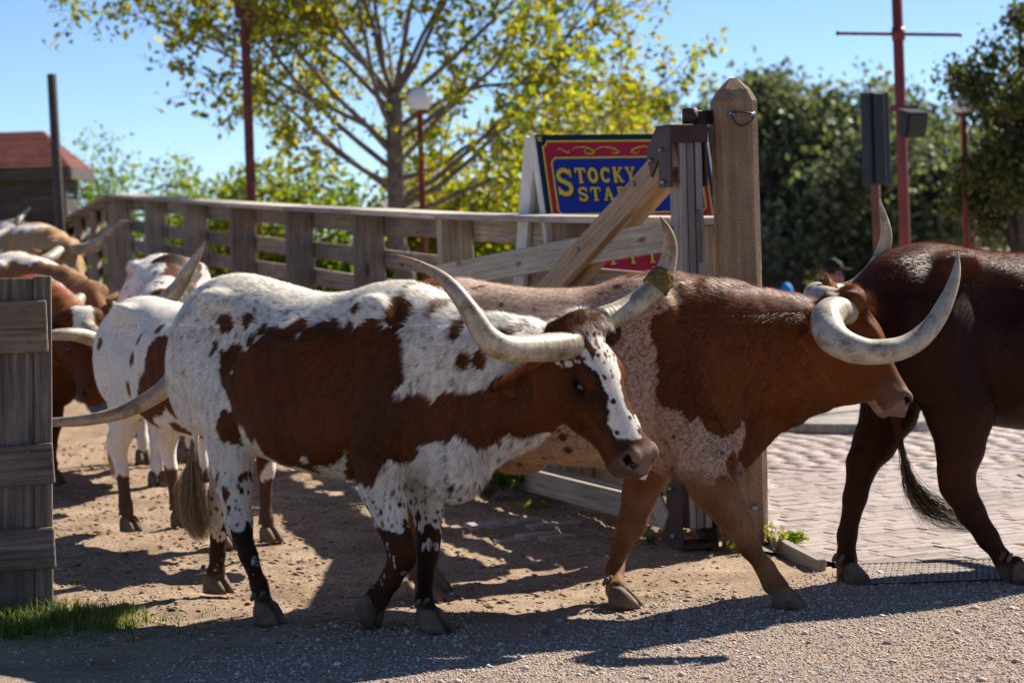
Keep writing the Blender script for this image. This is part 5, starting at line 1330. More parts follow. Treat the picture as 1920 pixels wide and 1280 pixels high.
# ------------------------------------------------------------------ painted A-frame sign
SY = R(30); ST = Vector((math.cos(SY), math.sin(SY), 0)); SNh = Vector((math.sin(SY), -math.cos(SY), 0)); LEAN = R(12)
SD = (Vector((0, 0, -1)) * math.cos(LEAN) + SNh * math.sin(LEAN)).normalized()   # down the board
SNn = ST.cross(SD) * -1
if SNn.y > 0: SNn = -SNn
S0 = at(1003, 253, 16.42)
def sgn(a, b, c=0.0): return S0 + ST * a + SD * b + SNn * c
sign = empty('sandwich_board', (sgn(.65, 2.3).x, sgn(.65, 2.3).y, 0), 0, 'painted navy, red and blue sandwich board behind the fence and gate', 'sign')
def sheet(name, pts, c, mat, parent=None, th=0.0):
    V = [sgn(a, b, c) for a, b in pts]; n = len(V); F_ = [tuple(range(n))]
    if th:
        V += [v - SNn * th for v in V]; F_ = [tuple(range(n)), tuple(range(2 * n - 1, n - 1, -1))] + [(k, n + k, n + (k + 1) % n, (k + 1) % n) for k in range(n)]
    return link(name, mesh(name, V, F_), M[mat], parent or sign)
def band(pts, w_, closed=False, taper=False):
    """flat ribbon in board coordinates"""
    P = [Vector((a, b)) for a, b in pts]; n = len(P); L_, R_ = [], []
    for i in range(n):
        a = P[(i - 1) % n] if closed else P[max(i - 1, 0)]; b = P[(i + 1) % n] if closed else P[min(i + 1, n - 1)]
        t = (b - a).normalized(); q = Vector((-t.y, t.x)); k = w_ / 2
        if taper: k *= math.sin(math.pi * (0.06 + 0.88 * i / (n - 1)))
        L_.append(P[i] + q * k); R_.append(P[i] - q * k)
    V = L_ + R_; m_ = n if closed else n - 1
    return V, [(i, (i + 1) % n, n + (i + 1) % n, n + i) for i in range(m_)]
def ribbon(name, pts, w_, c, mat, closed=False, taper=False, parent=None):
    V, F_ = band(pts, w_, closed, taper); return link(name, mesh(name, [sgn(v.x, v.y, c) for v in V], F_), M[mat], parent or sign)
W_, H_ = 1.40, 2.42
panel = sheet('panel', [(0, 0), (W_, 0), (W_, H_), (0, H_)], 0, 'sign_navy', None, 0.018)
def cut(a0, b0, a1, b1, r): return [(a0 + r, b0), (a1 - r, b0), (a1, b0 + r), (a1, b1 - r), (a1 - r, b1), (a0 + r, b1), (a0, b1 - r), (a0, b0 + r)]
def scoop(a0, b0, a1, b1, r, n=5):
    o = []
    for cx, cy, s0 in ((a0, b0, 90), (a1, b0, 180), (a1, b1, 270), (a0, b1, 0)):
        for k in range(n):
            a = math.radians(s0 - 90 * k / (n - 1)) if False else math.radians({90: 90 - 90 * k / (n - 1), 180: 180 - 90 * k / (n - 1), 270: 270 - 90 * k / (n - 1), 0: 360 - 90 * k / (n - 1)}[s0])
            o.append((cx + r * math.cos(a), cy + r * math.sin(a)))
    return o
rd = scoop(0.045, 0.048, 1.355, 2.30, 0.035); sheet('red_field', rd, 0.003, 'sign_red')
ribbon('gold_line', rd, 0.013, 0.006, 'sign_gold', True)
bl = cut(0.095, 0.165, 1.305, 0.56, 0.03); sheet('blue_field', bl, 0.006, 'sign_blue'); ribbon('gold_line', bl, 0.013, 0.009, 'sign_gold', True)
for a, b in ((0.028, 0.03), (1.37, 0.03)):
    for q in range(4): ribbon('corner_leaf', [(a, b), (a + .022 * math.cos(q * 1.57 + .8), b + .022 * math.sin(q * 1.57 + .8))], 0.012, 0.004, 'sign_gold', False)
def scroll(a0, b0, s_, flip):
    pts = [(0, 0.0), (.03, -.006), (.06, .012), (.09, .024), (.10, .012), (.085, .006)]
    ribbon('scroll', [(a0 + flip * x * s_, b0 + y * s_) for x, y in catmull([(x, y) for x, y in pts], 5)], 0.008, 0.006, 'sign_gold', False, True)
    pts = [(.12, .010), (.16, -.012), (.24, -.012), (.30, .02), (.25, .034), (.22, .014), (.25, -.002)]
    ribbon('scroll', [(a0 + flip * x * s_, b0 + y * s_) for x, y in catmull(pts, 6)], 0.009, 0.006, 'sign_gold', False, True)
    pts = [(.28, .02), (.36, -.012), (.44, -.008), (.50, .02), (.46, .034), (.43, .016)]
    ribbon('scroll', [(a0 + flip * x * s_, b0 + y * s_) for x, y in catmull(pts, 6)], 0.009, 0.006, 'sign_gold', False, True)
scroll(0.15, 0.105, 1.0, 1); scroll(1.25, 0.105, 1.0, -1); scroll(0.2, 2.18, 1.0, 1); scroll(1.1, 2.18, 1.0, -1)
# slab serif letters from strokes; unit box, y down
def arc(cx, cy, rx, ry, a0, a1, n=10): return [(cx + rx * math.cos(math.radians(a0 + (a1 - a0) * k / n)), cy + ry * math.sin(math.radians(a0 + (a1 - a0) * k / n))) for k in range(n + 1)]
T_, SRF = 0.26, 0.13
LET = {
    'S': [(arc(.5, .28, .33, .2, -20, -180, 8) + arc(.5, .28, .33, .2, 180, 100, 4) + arc(.5, .72, .33, .2, -80, 90, 8) + arc(.5, .72, .33, .2, 90, 170, 4), .22), ([(.86, .06), (.86, .34)], .1), ([(.14, .66), (.14, .94)], .1)],
    'T': [([(.5, .06), (.5, .94)], T_), ([(.04, .09), (.96, .09)], .17), ([(.28, .935), (.72, .935)], SRF), ([(.08, .1), (.08, .34)], .12), ([(.92, .1), (.92, .34)], .12)],
    'O': [(arc(.5, .5, .34, .39, 0, 360, 20), T_)], 'I': [([(.5, .06), (.5, .94)], T_), ([(.22, .065), (.78, .065)], SRF), ([(.22, .935), (.78, .935)], SRF)],
    'C': [(arc(.52, .5, .36, .39, -40, -320, 16), T_), ([(.84, .08), (.84, .34)], .12)],
    'K': [([(.24, .06), (.24, .94)], T_), ([(.3, .55), (.8, .08)], .18), ([(.42, .42), (.82, .92)], .22), ([(.06, .065), (.42, .065)], SRF), ([(.06, .935), (.42, .935)], SRF), ([(.6, .065), (.96, .065)], SRF), ([(.62, .935), (.98, .935)], SRF)],
    'Y': [([(.5, .5), (.5, .94)], T_), ([(.5, .56), (.2, .08)], .22), ([(.5, .56), (.8, .08)], .16), ([(.04, .065), (.4, .065)], SRF), ([(.62, .065), (.96, .065)], SRF), ([(.28, .935), (.72, .935)], SRF)],
    'A': [([(.5, .06), (.18, .92)], .16), ([(.5, .06), (.82, .92)], T_), ([(.26, .64), (.74, .64)], .12), ([(.02, .935), (.36, .935)], SRF), ([(.62, .935), (.98, .935)], SRF)],
    'R': [([(.26, .06), (.26, .94)], T_), (arc(.5, .3, .3, .21, -90, 90, 10), .2), ([(.26, .1), (.5, .1)], .16), ([(.26, .5), (.5, .5)], .14), ([(.5, .5), (.82, .92)], .22), ([(.06, .935), (.46, .935)], SRF), ([(.7, .935), (.98, .935)], SRF)],
    'D': [([(.26, .06), (.26, .94)], T_), (arc(.42, .5, .4, .4, -90, 90, 12), .22), ([(.08, .09), (.44, .09)], .15), ([(.08, .91), (.44, .91)], .15)],
    'B': [([(.26, .06), (.26, .94)], T_), (arc(.5, .29, .28, .2, -90, 90, 8), .2), (arc(.5, .71, .32, .2, -90, 90, 8), .2), ([(.08, .09), (.5, .09)], .15), ([(.26, .5), (.5, .5)], .14), ([(.08, .91), (.5, .91)], .15)],
    'L': [([(.28, .06), (.28, .94)], T_), ([(.08, .065), (.5, .065)], SRF), ([(.08, .915), (.92, .915)], .16), ([(.88, .66), (.88, .92)], .12)],
    'E': [([(.28, .06), (.28, .94)], T_), ([(.08, .09), (.9, .09)], .16), ([(.28, .5), (.7, .5)], .13), ([(.08, .91), (.92, .91)], .16), ([(.87, .1), (.87, .32)], .11), ([(.89, .68), (.89, .9)], .11)],
}
def letter(ch, a, b, w_, h_, c=0.010):
    for mat, da, db, dc in (('sign_dark', 0.012, 0.010, 0.0), ('sign_gold', 0, 0, 0.003)):
        V, F_ = [], []
        for si, (pts, t) in enumerate(LET[ch]):
            P2 = [(a + da + x * w_, b + db + y * h_) for x, y in pts]
            v, f = band(P2, t * min(w_, h_ * .8)); o = len(V); V += [sgn(q.x, q.y, c + dc + si * 0.0006) for q in v]; F_ += [tuple(o + i for i in g) for g in f]
        link('letter_shadow' if dc == 0 else 'letter', mesh('letter', V, F_), M[mat], sign)
letter('S', .105, .235, .14, .20)
for ch, a in zip('TOCKYARDS', (.262, .362, .465, .565, .668, .772, .878, .982, 1.085)): letter(ch, a, .235, .088, .112)
for ch, a in zip('STABLES', (.265, .365, .468, .578, .684, .785, .888)): letter(ch, a, .372, .085, .10)
for ch, a in zip('ITI', (.43, .59, .75)): letter(ch, a, .72, .085, .205)
# wooden edge and the rear leaf with its rails
for a in (0.0, W_): plank('edge_strip', sgn(a, -0.01, -.028), sgn(a, H_, -.028), 0.05, 0.035, M['white_paint'], sign, up=SNn)
plank('edge_strip', sgn(0.03, 0.012, -.030), sgn(W_ - .03, 0.012, -.030), 0.05, 0.03, M['old_wood'], sign, up=SNn)
for a in (0.02, W_ - 0.02):
    t_ = sgn(a, 0.0, -.075); b_ = Vector((t_.x, t_.y, 0)) - SNh * 0.52
    plank('rear_leg', t_, b_ , 0.14, 0.04, M['white_paint'], sign, up=SNh)
rp = [sgn(0.06, 0.05, -.10), sgn(W_ - .06, 0.05, -.10)]; rb = [q - SNh * 0.46 - Vector((0, 0, 2.1)) for q in rp]
link('rear_panel', mesh('rear_panel', [rp[0], rp[1], rb[1], rb[0]] + [v - SNh * .015 for v in (rp[0], rp[1], rb[1], rb[0])], [(0, 1, 2, 3), (7, 6, 5, 4), (0, 4, 5, 1), (1, 5, 6, 2), (2, 6, 7, 3), (3, 7, 4, 0)]), M['white_paint'], sign)

# ------------------------------------------------------------------ shed with a red roof
def bxz(x0, x1, y0, y1, z0, z1): return Matrix.Translation(((x0 + x1) / 2, (y0 + y1) / 2, (z0 + z1) / 2)), (x1 - x0, y1 - y0, z1 - z0)
DB = 36.0; shr = at(112, 330, DB); eav = at(131, 316, DB - .4); rid = at(80, 248, DB + 0.6)
shed = empty('shed', (shr.x - 3, DB + 2, 0), 0, 'grey timber shed with a red shingle hip roof', 'shed')
zb = shr.z
k = 0
while zb > -0.2:
    h_ = 0.27; k += 1; plank('siding_board', (shr.x - 7, DB + .02 * (k % 2), zb - h_ / 2), (shr.x, DB + .02 * (k % 2), zb - h_ / 2), h_ + .02, 0.04, M['barn_wood'], shed); zb -= h_
    plank('siding_board', (shr.x + .0, DB + .03, zb + h_ / 2), (shr.x + .0, DB + 1.4, zb + h_ / 2), h_ - .012, 0.04, M['barn_wood'], shed)
plank('corner_post', (shr.x + .03, DB - .03, 0), (shr.x + .03, DB - .03, shr.z), 0.14, 0.08, M['barn_wood'], shed, up=(1, 0, 0))
plank('fascia', (shr.x - 7.4, eav.y - .02, eav.z - .07), (eav.x, eav.y - .02, eav.z - .07), 0.17, 0.04, M['barn_wood'], shed)
plank('fascia', (eav.x, eav.y, eav.z - .07), (eav.x, eav.y + 2.0, eav.z - .07), 0.17, 0.04, M['barn_wood'], shed)
nrow = 11
for r in range(nrow):                    # courses of shingles on the front slope and the hip
    t0, t1 = r / nrow, (r + 1.15) / nrow; dz = 0.012
    def ev(t, x): return Vector((x, eav.y + (rid.y - eav.y) * t, eav.z + (rid.z - eav.z) * t))
    xa0, xa1 = eav.x + (rid.x - eav.x) * t0, eav.x + (rid.x - eav.x) * min(1, t1)
    V = [ev(t0, shr.x - 7.5) + Vector((0, 0, .045)), ev(t0, xa0) + Vector((0, 0, .045)), ev(min(1, t1), xa1) + Vector((0, 0, .02)), ev(min(1, t1), shr.x - 7.5) + Vector((0, 0, .02))]
    V += [v - Vector((0, 0, .03)) for v in V]
    link('shingle_course', mesh('course', V, [(0, 1, 2, 3), (7, 6, 5, 4), (0, 4, 5, 1), (1, 5, 6, 2), (2, 6, 7, 3), (3, 7, 4, 0)]), M['roof_red'], shed)
    yb0, yb1 = eav.y + 2.0 - (eav.y + 2.0 - rid.y) * t0, eav.y + 2.0 - (eav.y + 2.0 - rid.y) * min(1, t1)
    p0, p1 = ev(t0, xa0), ev(min(1, t1), xa1)
    V = [p0 + Vector((0, 0, .045)), Vector((p0.x, yb0, p0.z + .045)), Vector((p1.x, yb1, p1.z + .02)), p1 + Vector((0, 0, .02))]; V += [v - Vector((0, 0, .03)) for v in V]
    link('shingle_course', mesh('course', V, [(0, 1, 2, 3), (7, 6, 5, 4), (0, 4, 5, 1), (1, 5, 6, 2), (2, 6, 7, 3), (3, 7, 4, 0)]), M['roof_red'], shed)

M['rust_red'] = plain('weathered maroon paint', (0.125, 0.03, 0.024), 0.6, 0, 0.35, 5, 0.1)
# ------------------------------------------------------------------ poles
def pole(name, px0, py0, d, r, mat, label, cat, base=0.0, lean=0.0):
    top = at(px0, py0, d); o = empty(name, (top.x + lean, d, base), 0, label, cat)
    pts = [(top.x + lean, d, base), (top.x + lean * .5, d, (base + top.z) / 2), tuple(top), (top.x, d, top.z + .008)]
    link('shaft', tube_mesh(pts, [r, r, r * .98, r * .8], 14), mat, o); return o, top
pole('timber_pole', 97, 140, 31, 0.062, M['barn_wood'], 'dark square topped timber pole standing beside the shed', 'pole', 0.5, 0.05)
o, t = pole('red_pole', 452, -160, 29.2, 0.058, M['rust_red'], 'tall red pole standing among the branches of the leafy tree', 'pole')
plank('collar', at(459, 10, 29.2) - Vector((.12, 0, 0)), at(459, 10, 29.2) + Vector((.12, 0, 0)), 0.30, 0.20, M['rust_red'], o)
# round lamp
def lamp(px, py, d, r, label):
    c = at(px, py, d); o = empty('globe_lamp', (c.x, d, 0), 0, label, 'lamp')
    bm = bmesh.new(); bmesh.ops.create_uvsphere(bm, u_segments=24, v_segments=14, radius=r); me = bpy.data.meshes.new('globe'); bm.to_mesh(me); bm.free()
    me.polygons.foreach_set('use_smooth', np.ones(len(me.polygons), dtype=bool)); link('globe', me, M['globe'], o, Matrix.Translation(c))
    link('post', tube_mesh([(c.x, d, 0), (c.x, d, c.z - r * 1.2), (c.x, d, c.z - r * 1.1), (c.x, d, c.z - r * .8)], [.04, .035, .09, .10], 12), M['red_pole'], o)
    link('finial', tube_mesh([(c.x, d, c.z + r * .9), (c.x, d, c.z + r * 1.25)], [.03, .004], 8), M['globe'], o)
    return o
lamp(786, 188, 28.6, 0.150, 'white globe street lamp on a thin red post beside the tree trunk')
lamp(1806, 196, 29.1, 0.13, 'white globe street lamp showing through the leaves at the right')
o, t = pole('red_pole', 1678, -120, 24, 0.054, M['red_pole'], 'red steel pole with a crossbar and a black loudspeaker box', 'pole', 0, 0.04)
ca_, cb_ = at(1568, 63, 24), at(1803, 66, 24)
link('crossbar', tube_mesh([ca_, ca_.lerp(cb_, .03), ca_.lerp(cb_, .5), ca_.lerp(cb_, .97), cb_], [.024, .018, .018, .018, .024], 10), M['rust_pole'], o)
link('collar', tube_mesh([at(1684, 52, 24), at(1685, 76, 24)], [.066, .066], 14), M['red_pole'], o)
br = at(1694, 205, 23.9); plank('bracket', br - Vector((.16, 0, 0)), br + Vector((.14, -.06, .01)), 0.05, 0.05, M['red_pole'], o)
sp = empty('loudspeaker', (0, 0, 0), 0); bpy.data.objects.remove(sp)
c = at(1709, 232, 23.7)
Msp = Matrix.Translation(c) @ Matrix.Rotation(R(28), 4, 'Z') @ Matrix.Rotation(R(14), 4, 'X')
bm = bmesh.new(); bmesh.ops.create_cube(bm, size=1)
for v in bm.verts:
    v.co = Vector((v.co.x * 0.25, v.co.y * 0.20, v.co.z * 0.25)); v.co.x *= 1.0 if v.co.y < 0 else .7
bmesh.ops.bevel(bm, geom=bm.edges[:], offset=0.012, segments=2, affect='EDGES'); me = bpy.data.meshes.new('box'); bm.to_mesh(me); bm.free()
spk = link('loudspeaker', me, M['black'], None, Msp); props(spk, 'black box loudspeaker bolted to the red pole', 'loudspeaker')
link('grille', box_mesh(0.21, 0.006, 0.21, 0.003), M['black'], spk, Matrix.Translation((0, -0.104, 0)), local=True)
link('lid', box_mesh(0.235, 0.185, 0.006, 0.002), M['sign_back'], spk, Matrix.Translation((0, 0, 0.128)), local=True)
# sign seen from behind
o, t = pole('sign_post', 1634, 178, 21, 0.040, M['rust_pole'], 'rust brown post carrying a tall metal sign seen from behind', 'sign', 0, 0.05)
pc = at(1643, 260, 20.93)
M_ = Matrix.Translation(pc) @ Matrix.Rotation(R(18), 4, 'Z') @ Matrix.Rotation(-R(0.4), 4, 'Y')
link('panel', box_mesh(0.27, 0.012, 0.80, 0.004), M['sign_back'], o, M_ @ Matrix.Translation((0.01, 0.03, 0)))
link('channel', box_mesh(0.10, 0.03, 0.78, 0.006), M['black'], o, M_ @ Matrix.Translation((0.03, -0.004, 0)))
# farther red post
o, t = pole('red_pole', 1822, 330, 34, 0.05, M['rust_pole'], 'short red post with a side arm under the right tree', 'pole')
plank('arm', at(1764, 363, 34), at(1822, 363, 34), 0.04, 0.04, M['rust_pole'], o)
o, t = pole('radio_mast', 1040, 20, 150, 0.10, M['sign_back'], 'thin pale radio mast far beyond the trees', 'mast')

# ------------------------------------------------------------------ buildings behind
def building(name, x0, x1, y0, y1, eave, ridge, wallm, roofm, label, wins=(), along='x'):
    o = empty(name, ((x0 + x1) / 2, (y0 + y1) / 2, 0), 0, label, 'building')
    for nm, a in (('wall', ((x0, y0), (x1, y0))), ('wall', ((x1, y0), (x1, y1))), ('wall', ((x1, y1), (x0, y1))), ('wall', ((x0, y1), (x0, y0)))):
        (ax, ay), (bx_, by) = a; plank(nm, (ax, ay, eave / 2), (bx_, by, eave / 2), eave, 0.2, wallm, o)
    ym = (y0 + y1) / 2
    for s_ in (-1, 1):
        ye = y0 - .5 if s_ < 0 else y1 + .5
        V = [(x0 - .5, ye, eave - .1), (x1 + .5, ye, eave - .1), (x1 + .5, ym, ridge), (x0 - .5, ym, ridge)]; V += [(a, b, c - .15) for a, b, c in V]
        link('roof', mesh('roof', V, [(0, 1, 2, 3), (7, 6, 5, 4), (0, 4, 5, 1), (1, 5, 6, 2), (2, 6, 7, 3), (3, 7, 4, 0)]), roofm, o)
    for (wx, wz, ww, wh) in wins:
        f_ = link('window', box_mesh(ww, 0.08, wh, 0.0), M['white_paint'], o, Matrix.Translation((wx, y0 - .12, wz)))
        link('pane', box_mesh(ww - .12, 0.04, wh - .12, 0.0), M['pane'], f_, Matrix.Translation((0, -.03, 0)), local=True)
    return o
M['pane'] = plain('dark window glass', (0.02, 0.026, 0.03), 0.12, 0, 0.1, 3, 0.0, 0.6)
M['wall_grey'] = plain('grey stucco', (0.26, 0.25, 0.245), 0.9, 0, 0.2, 2, 0.2)
M['wall_brick'] = plain('brown brick wall', (0.20, 0.12, 0.09), 0.9, 0, 0.25, 4, 0.3)
M['roof_grey'] = plain('grey metal roof', (0.24, 0.24, 0.26), 0.6, 0.2, 0.15, 2, 0.1)
building('brick_storefront', -2.6, 6.2, 52, 60, 2.2, 2.6, M['wall_brick'], M['roof_grey'], 'low brown brick storefront seen through the fence gaps', [(-1.6, 1.2, 1.3, 1.5), (0.2, 1.2, 1.3, 1.5), (2.0, 1.2, 1.3, 1.5), (3.8, 1.2, 1.3, 1.5)])

# ------------------------------------------------------------------ trees
def leaf_cloud(name, P, size, mat, parent, tone=(0, 1), up=0.3, asp=0.6):
    n = len(P); N = RNG.normal(size=(n, 3)); N[:, 2] += up; N /= np.linalg.norm(N, axis=1, keepdims=True)
    a = np.cross(N, RNG.normal(size=(n, 3))); a /= np.linalg.norm(a, axis=1, keepdims=True); b = np.cross(N, a)
    s_ = (size * (0.6 + 0.8 * RNG.random(n)))[:, None]
    V = np.stack([P - a * s_ * .5, P + b * s_ * asp * .5 + N * s_ * .06, P + a * s_ * .5, P - b * s_ * asp * .5 + N * s_ * .06], 1).reshape(-1, 3)
    me = mesh(name, V, np.arange(4 * n).reshape(n, 4))
    g = tone[0] + (tone[1] - tone[0]) * np.clip(0.5 + 0.28 * RNG.normal(size=n) + 0.25 * fbm(P, 0.9, 5), 0, 1); vcol(me, np.repeat(np.stack([g, g, g], 1), 4, 0))
    return link(name, me, mat, parent)
class Wood:
    def __init__(s): s.V, s.F = [], []
    def limb(s, pts, rad, n=6):
        b = len(s.V); me_pts = [Vector(p) for p in pts]; prev = None
        for i, p in enumerate(me_pts):
            t = (me_pts[min(i + 1, len(me_pts) - 1)] - me_pts[max(i - 1, 0)]).normalized()
            u = t.cross(Vector((0.3, 0.5, 0.8)) if abs(t.z) < .9 else Vector((1, 0, 0))).normalized() if prev is None else (prev - t * prev.dot(t)).normalized()
            prev = u; v = t.cross(u)
            for k in range(n):
                a = 6.2832 * k / n; s.V.append(p + (u * math.cos(a) + v * math.sin(a)) * rad[i])
        for i in range(len(pts) - 1):
            for k in range(n): s.F.append((b + i * n + k, b + i * n + (k + 1) % n, b + (i + 1) * n + (k + 1) % n, b + (i + 1) * n + k))
    def obj(s, name, mat, parent): return link(name, mesh(name, np.array([tuple(v) for v in s.V]), np.array(s.F), True), mat, parent)
def wander(p, d, L, n, bend, upw=0.0):
    pts = [Vector(p)]; d = Vector(d).normalized()
    for _ in range(n):
        d = (d + Vector((random.gauss(0, bend), random.gauss(0, bend), random.gauss(0, bend) + upw))).normalized(); pts.append(pts[-1] + d * (L / n))
    return pts
def side_dir(t, ang):
    a = t.cross(Vector((random.gauss(0, 1), random.gauss(0, 1), random.gauss(0, 1)))).normalized(); return (t * math.cos(ang) + a * math.sin(ang)).normalized()
def tree(name, label, base, trunk_top, r0, limbs, leafm, barkm, leaf=0.075, n2=7, n3=5, per=16, L2=(0.9, 1.6), L3=(0.35, 0.7), tone=(0, 1), group='trees behind the fence', jit=0.10):
    o = empty(name, base, 0, label, 'tree', group); W = Wood(); LP = []
    b, tt = Vector(base), Vector(trunk_top); n = 7
    tp = [b.lerp(tt, i / n) + Vector((random.gauss(0, .03), random.gauss(0, .03), 0)) * (0 < i < n) for i in range(n + 1)]
    W.limb(tp, [r0 * (1.25 if i == 0 else 1 - 0.35 * i / n) for i in range(n + 1)], 10)
    for f, az, el, L in limbs:
        p = b.lerp(tt, f); d = Vector((math.cos(az) * math.cos(el), math.sin(az) * math.cos(el), math.sin(el)))
        lp = wander(p, d, L, 8, 0.10, 0.03); rr = r0 * 0.25 * (0.6 + 0.4 * L / 4)
        W.limb(lp, [rr * (1 - 0.85 * i / 8) for i in range(9)], 7)
        for q in range(n2):
            t = 0.22 + 0.78 * (q + random.random()) / n2; i = min(7, int(t * 8)); td = (lp[i + 1] - lp[i]).normalized()
            sp_ = wander(lp[i].lerp(lp[i + 1], t * 8 - i), side_dir(td, random.uniform(.45, 1.05)), random.uniform(*L2) * (1.25 - .5 * t), 5, 0.16, 0.02)
            W.limb(sp_, [max(.004, rr * 0.32 * (1 - .8 * k / 5)) for k in range(6)], 4)
            for w_ in range(n3):
                t2 = 0.2 + 0.8 * (w_ + random.random()) / n3; k = min(4, int(t2 * 5)); td2 = (sp_[k + 1] - sp_[k]).normalized()
                tw = wander(sp_[k], side_dir(td2, random.uniform(.4, 1.2)), random.uniform(*L3), 3, 0.2)
                W.limb(tw, [.006, .005, .004, .002], 3)
                for _ in range(per):
                    j = random.randrange(1, 4); LP.append(tw[j - 1].lerp(tw[j], random.random()) + Vector((random.gauss(0, jit), random.gauss(0, jit), random.gauss(0, jit))))
    W.obj('trunk', barkm, o); leaf_cloud('crown', np.array([tuple(p) for p in LP]), leaf, leafm, o, tone)
    return o
D1 = 30.0; base = at(744, 470, D1); base.z = 0.3; top = at(740, 175, D1)
lim = []
for k in range(19):
    az = random.choice([0, math.pi]) + random.gauss(0, 0.55) if k % 4 else random.uniform(0, 6.28)
    f = 0.50 + 0.5 * (k / 18); lim.append((f, az, R(random.uniform(6, 34)) + R(38) * max(0, f - 0.62) / 0.38, random.uniform(2.8, 4.3) * (1.1 - .25 * (f > .9))))
lim += [(0.97, random.uniform(0, 6.28), R(68), 3.6), (0.99, .2, R(58), 4.0), (0.98, 2.9, R(62), 3.8), (1.0, 1.2, R(80), 4.2), (0.96, 0.1, R(45), 4.2), (0.95, 3.2, R(45), 4.2)]
tree('leafy_tree', 'sparse yellowing tree with pale forking limbs behind the fence', base, top, 0.15, lim, M['leaf_yellow'], M['bark'], 0.105, 8, 5, 20, tone=(0.0, 0.85), jit=0.075)
def shrub(name, label, px, py_top, d, width, mat, n=5000, leaf=0.085, zlow=0.2, cat='shrub', group='shrubs behind the fence', tone=(0, 1), depth=1.2, sparse=0.0):
    t = at(px, py_top, d); o = empty(name, (t.x, d, 0), 0, label, cat, group); W = Wood(); LP = []
    hgt = t.z; nb = 16
    for k in range(nb):
        az = random.uniform(0, 6.283); r_ = random.random() ** .6; e = Vector((t.x + math.cos(az) * r_ * width / 2, d + math.sin(az) * r_ * depth, zlow + (hgt - zlow) * (1 - 0.55 * r_ ** 2) * random.uniform(.45, 1.0)))
        p0 = Vector((t.x + random.gauss(0, .1), d + random.gauss(0, .1), 0)); mid = p0.lerp(e, .5) + Vector((random.gauss(0, .1), random.gauss(0, .1), .25))
        W.limb([p0, p0.lerp(mid, .5), mid, mid.lerp(e, .6), e], [.035, .028, .02, .012, .004], 5)
    n = int(n * 2.6); m_ = int(n / 26); leaf *= 1.15
    C = []
    while len(C) < m_:
        az = random.uniform(0, 6.283); r_ = math.sqrt(random.random()); z_ = random.random()
        if z_ > 1 - 0.62 * r_ ** 2.2 + 0.12 * math.sin(az * 5 + px): continue
        C.append((t.x + math.cos(az) * r_ * width / 2, d + math.sin(az) * r_ * depth, zlow + (hgt - zlow) * z_))
    C = np.array(C); P = (C[:, None] + RNG.normal(size=(m_, 26, 3)) * np.array((.13, .13, .10)) * (1 + sparse)).reshape(-1, 3)
    W.obj('stem', M['bark_dark'], o); leaf_cloud('foliage', P, leaf, mat, o, tone); return o
SH = [('yellow green shrub at the left end of the fence', 190, 262, 44, 1.7, 'leaf_green', 2600, (0, .8), .5),
      ('low green shrub beside the fence corner', 335, 300, 42, 2.3, 'leaf_green', 4200, (0, 1), .2),
      ('bright green shrub right under the red pole', 470, 300, 35, 2.1, 'leaf_yellow', 4600, (0, .7), .2),
      ('dense green shrub left of the tree trunk', 610, 312, 34, 2.1, 'leaf_green', 4600, (0, 1), .2),
      ('orange tinged shrub around the lamp post', 800, 292, 35, 2.1, 'leaf_yellow', 4600, (0, 1), .2),
      ('green shrub between the lamp and the painted sign', 935, 285, 34, 1.9, 'leaf_yellow', 4400, (0, .8), .2),
      ('tall yellow shrub above the top left corner of the painted sign', 1060, 175, 37, 1.9, 'leaf_yellow', 5200, (.2, 1), .6),
      ('tall golden shrub above the middle of the painted sign', 1180, 165, 38, 1.7, 'leaf_yellow', 4800, (.3, 1), .7)]
for lb, px, py, d, wd, mt, n, tn, spz in SH: shrub('leafy_shrub', lb, px, py, d, wd, M[mt], n, 0.085, 0.2, tone=tn, sparse=spz)
def big_tree(label, px, py, d, rx, mat, n, leaf, zlow, tone=(0, 1), name='evergreen_tree', group='dark trees beyond the plaza', rz=None):
    t = at(px, py, d); o = empty(name, (t.x, d, 0), 0, label, 'tree', group); W = Wood(); hgt = t.z; C = []
    tr = wander((t.x, d, 0), (0, 0, 1), hgt * .7, 6, .06); W.limb(tr, [.28 * (1 - .11 * i) for i in range(7)], 9)
    zc = (hgt + zlow) / 2; rz_ = (hgt - zlow) / 2
    nb = 46; blobs = []
    for k in range(nb):
        v = Vector((random.gauss(0, 1), random.gauss(0, 1), random.gauss(0, 1))).normalized() * random.random() ** .33
        b = Vector((t.x + v.x * rx * .86, d + v.y * rx * .8, zc + v.z * rz_ * .88)); blobs.append((b, random.uniform(.35, .75) * rx * .42))
        s_ = tr[random.randrange(2, 6)]; W.limb([s_, s_.lerp(b, .5) + Vector((0, 0, .2)), b], [.07, .045, .012], 5)
    per = n // nb; P = []
    for b, r_ in blobs:
        q = RNG.normal(size=(per, 3)); q /= np.linalg.norm(q, axis=1, keepdims=True); q *= (RNG.random((per, 1)) ** .4) * r_ * (1 + 0.35 * RNG.normal(size=(per, 1)))
        P.append(q + np.array(b))
    W.obj('trunk', M['bark_dark'], o); leaf_cloud('crown', np.concatenate(P), leaf, mat, o, tone); return o
big_tree('dark evergreen tree just right of the concrete post', 1420, 125, 50, 2.5, M['leaf_dark'], 19000, .17, 0.3, (0, .9))
big_tree('dark evergreen tree behind the rust brown sign post', 1580, 150, 52, 2.5, M['leaf_dark'], 19000, .17, 0.3)
big_tree('dark evergreen tree behind the red pole with the crossbar', 1730, 135, 50, 2.5, M['leaf_dark'], 19000, .17, 0.3, (0, .9))
big_tree('dusky evergreen tree above the painted sign and gate post', 1275, 150, 56, 2.3, M['leaf_dark'], 12000, .17, 0.3, (.2, 1))
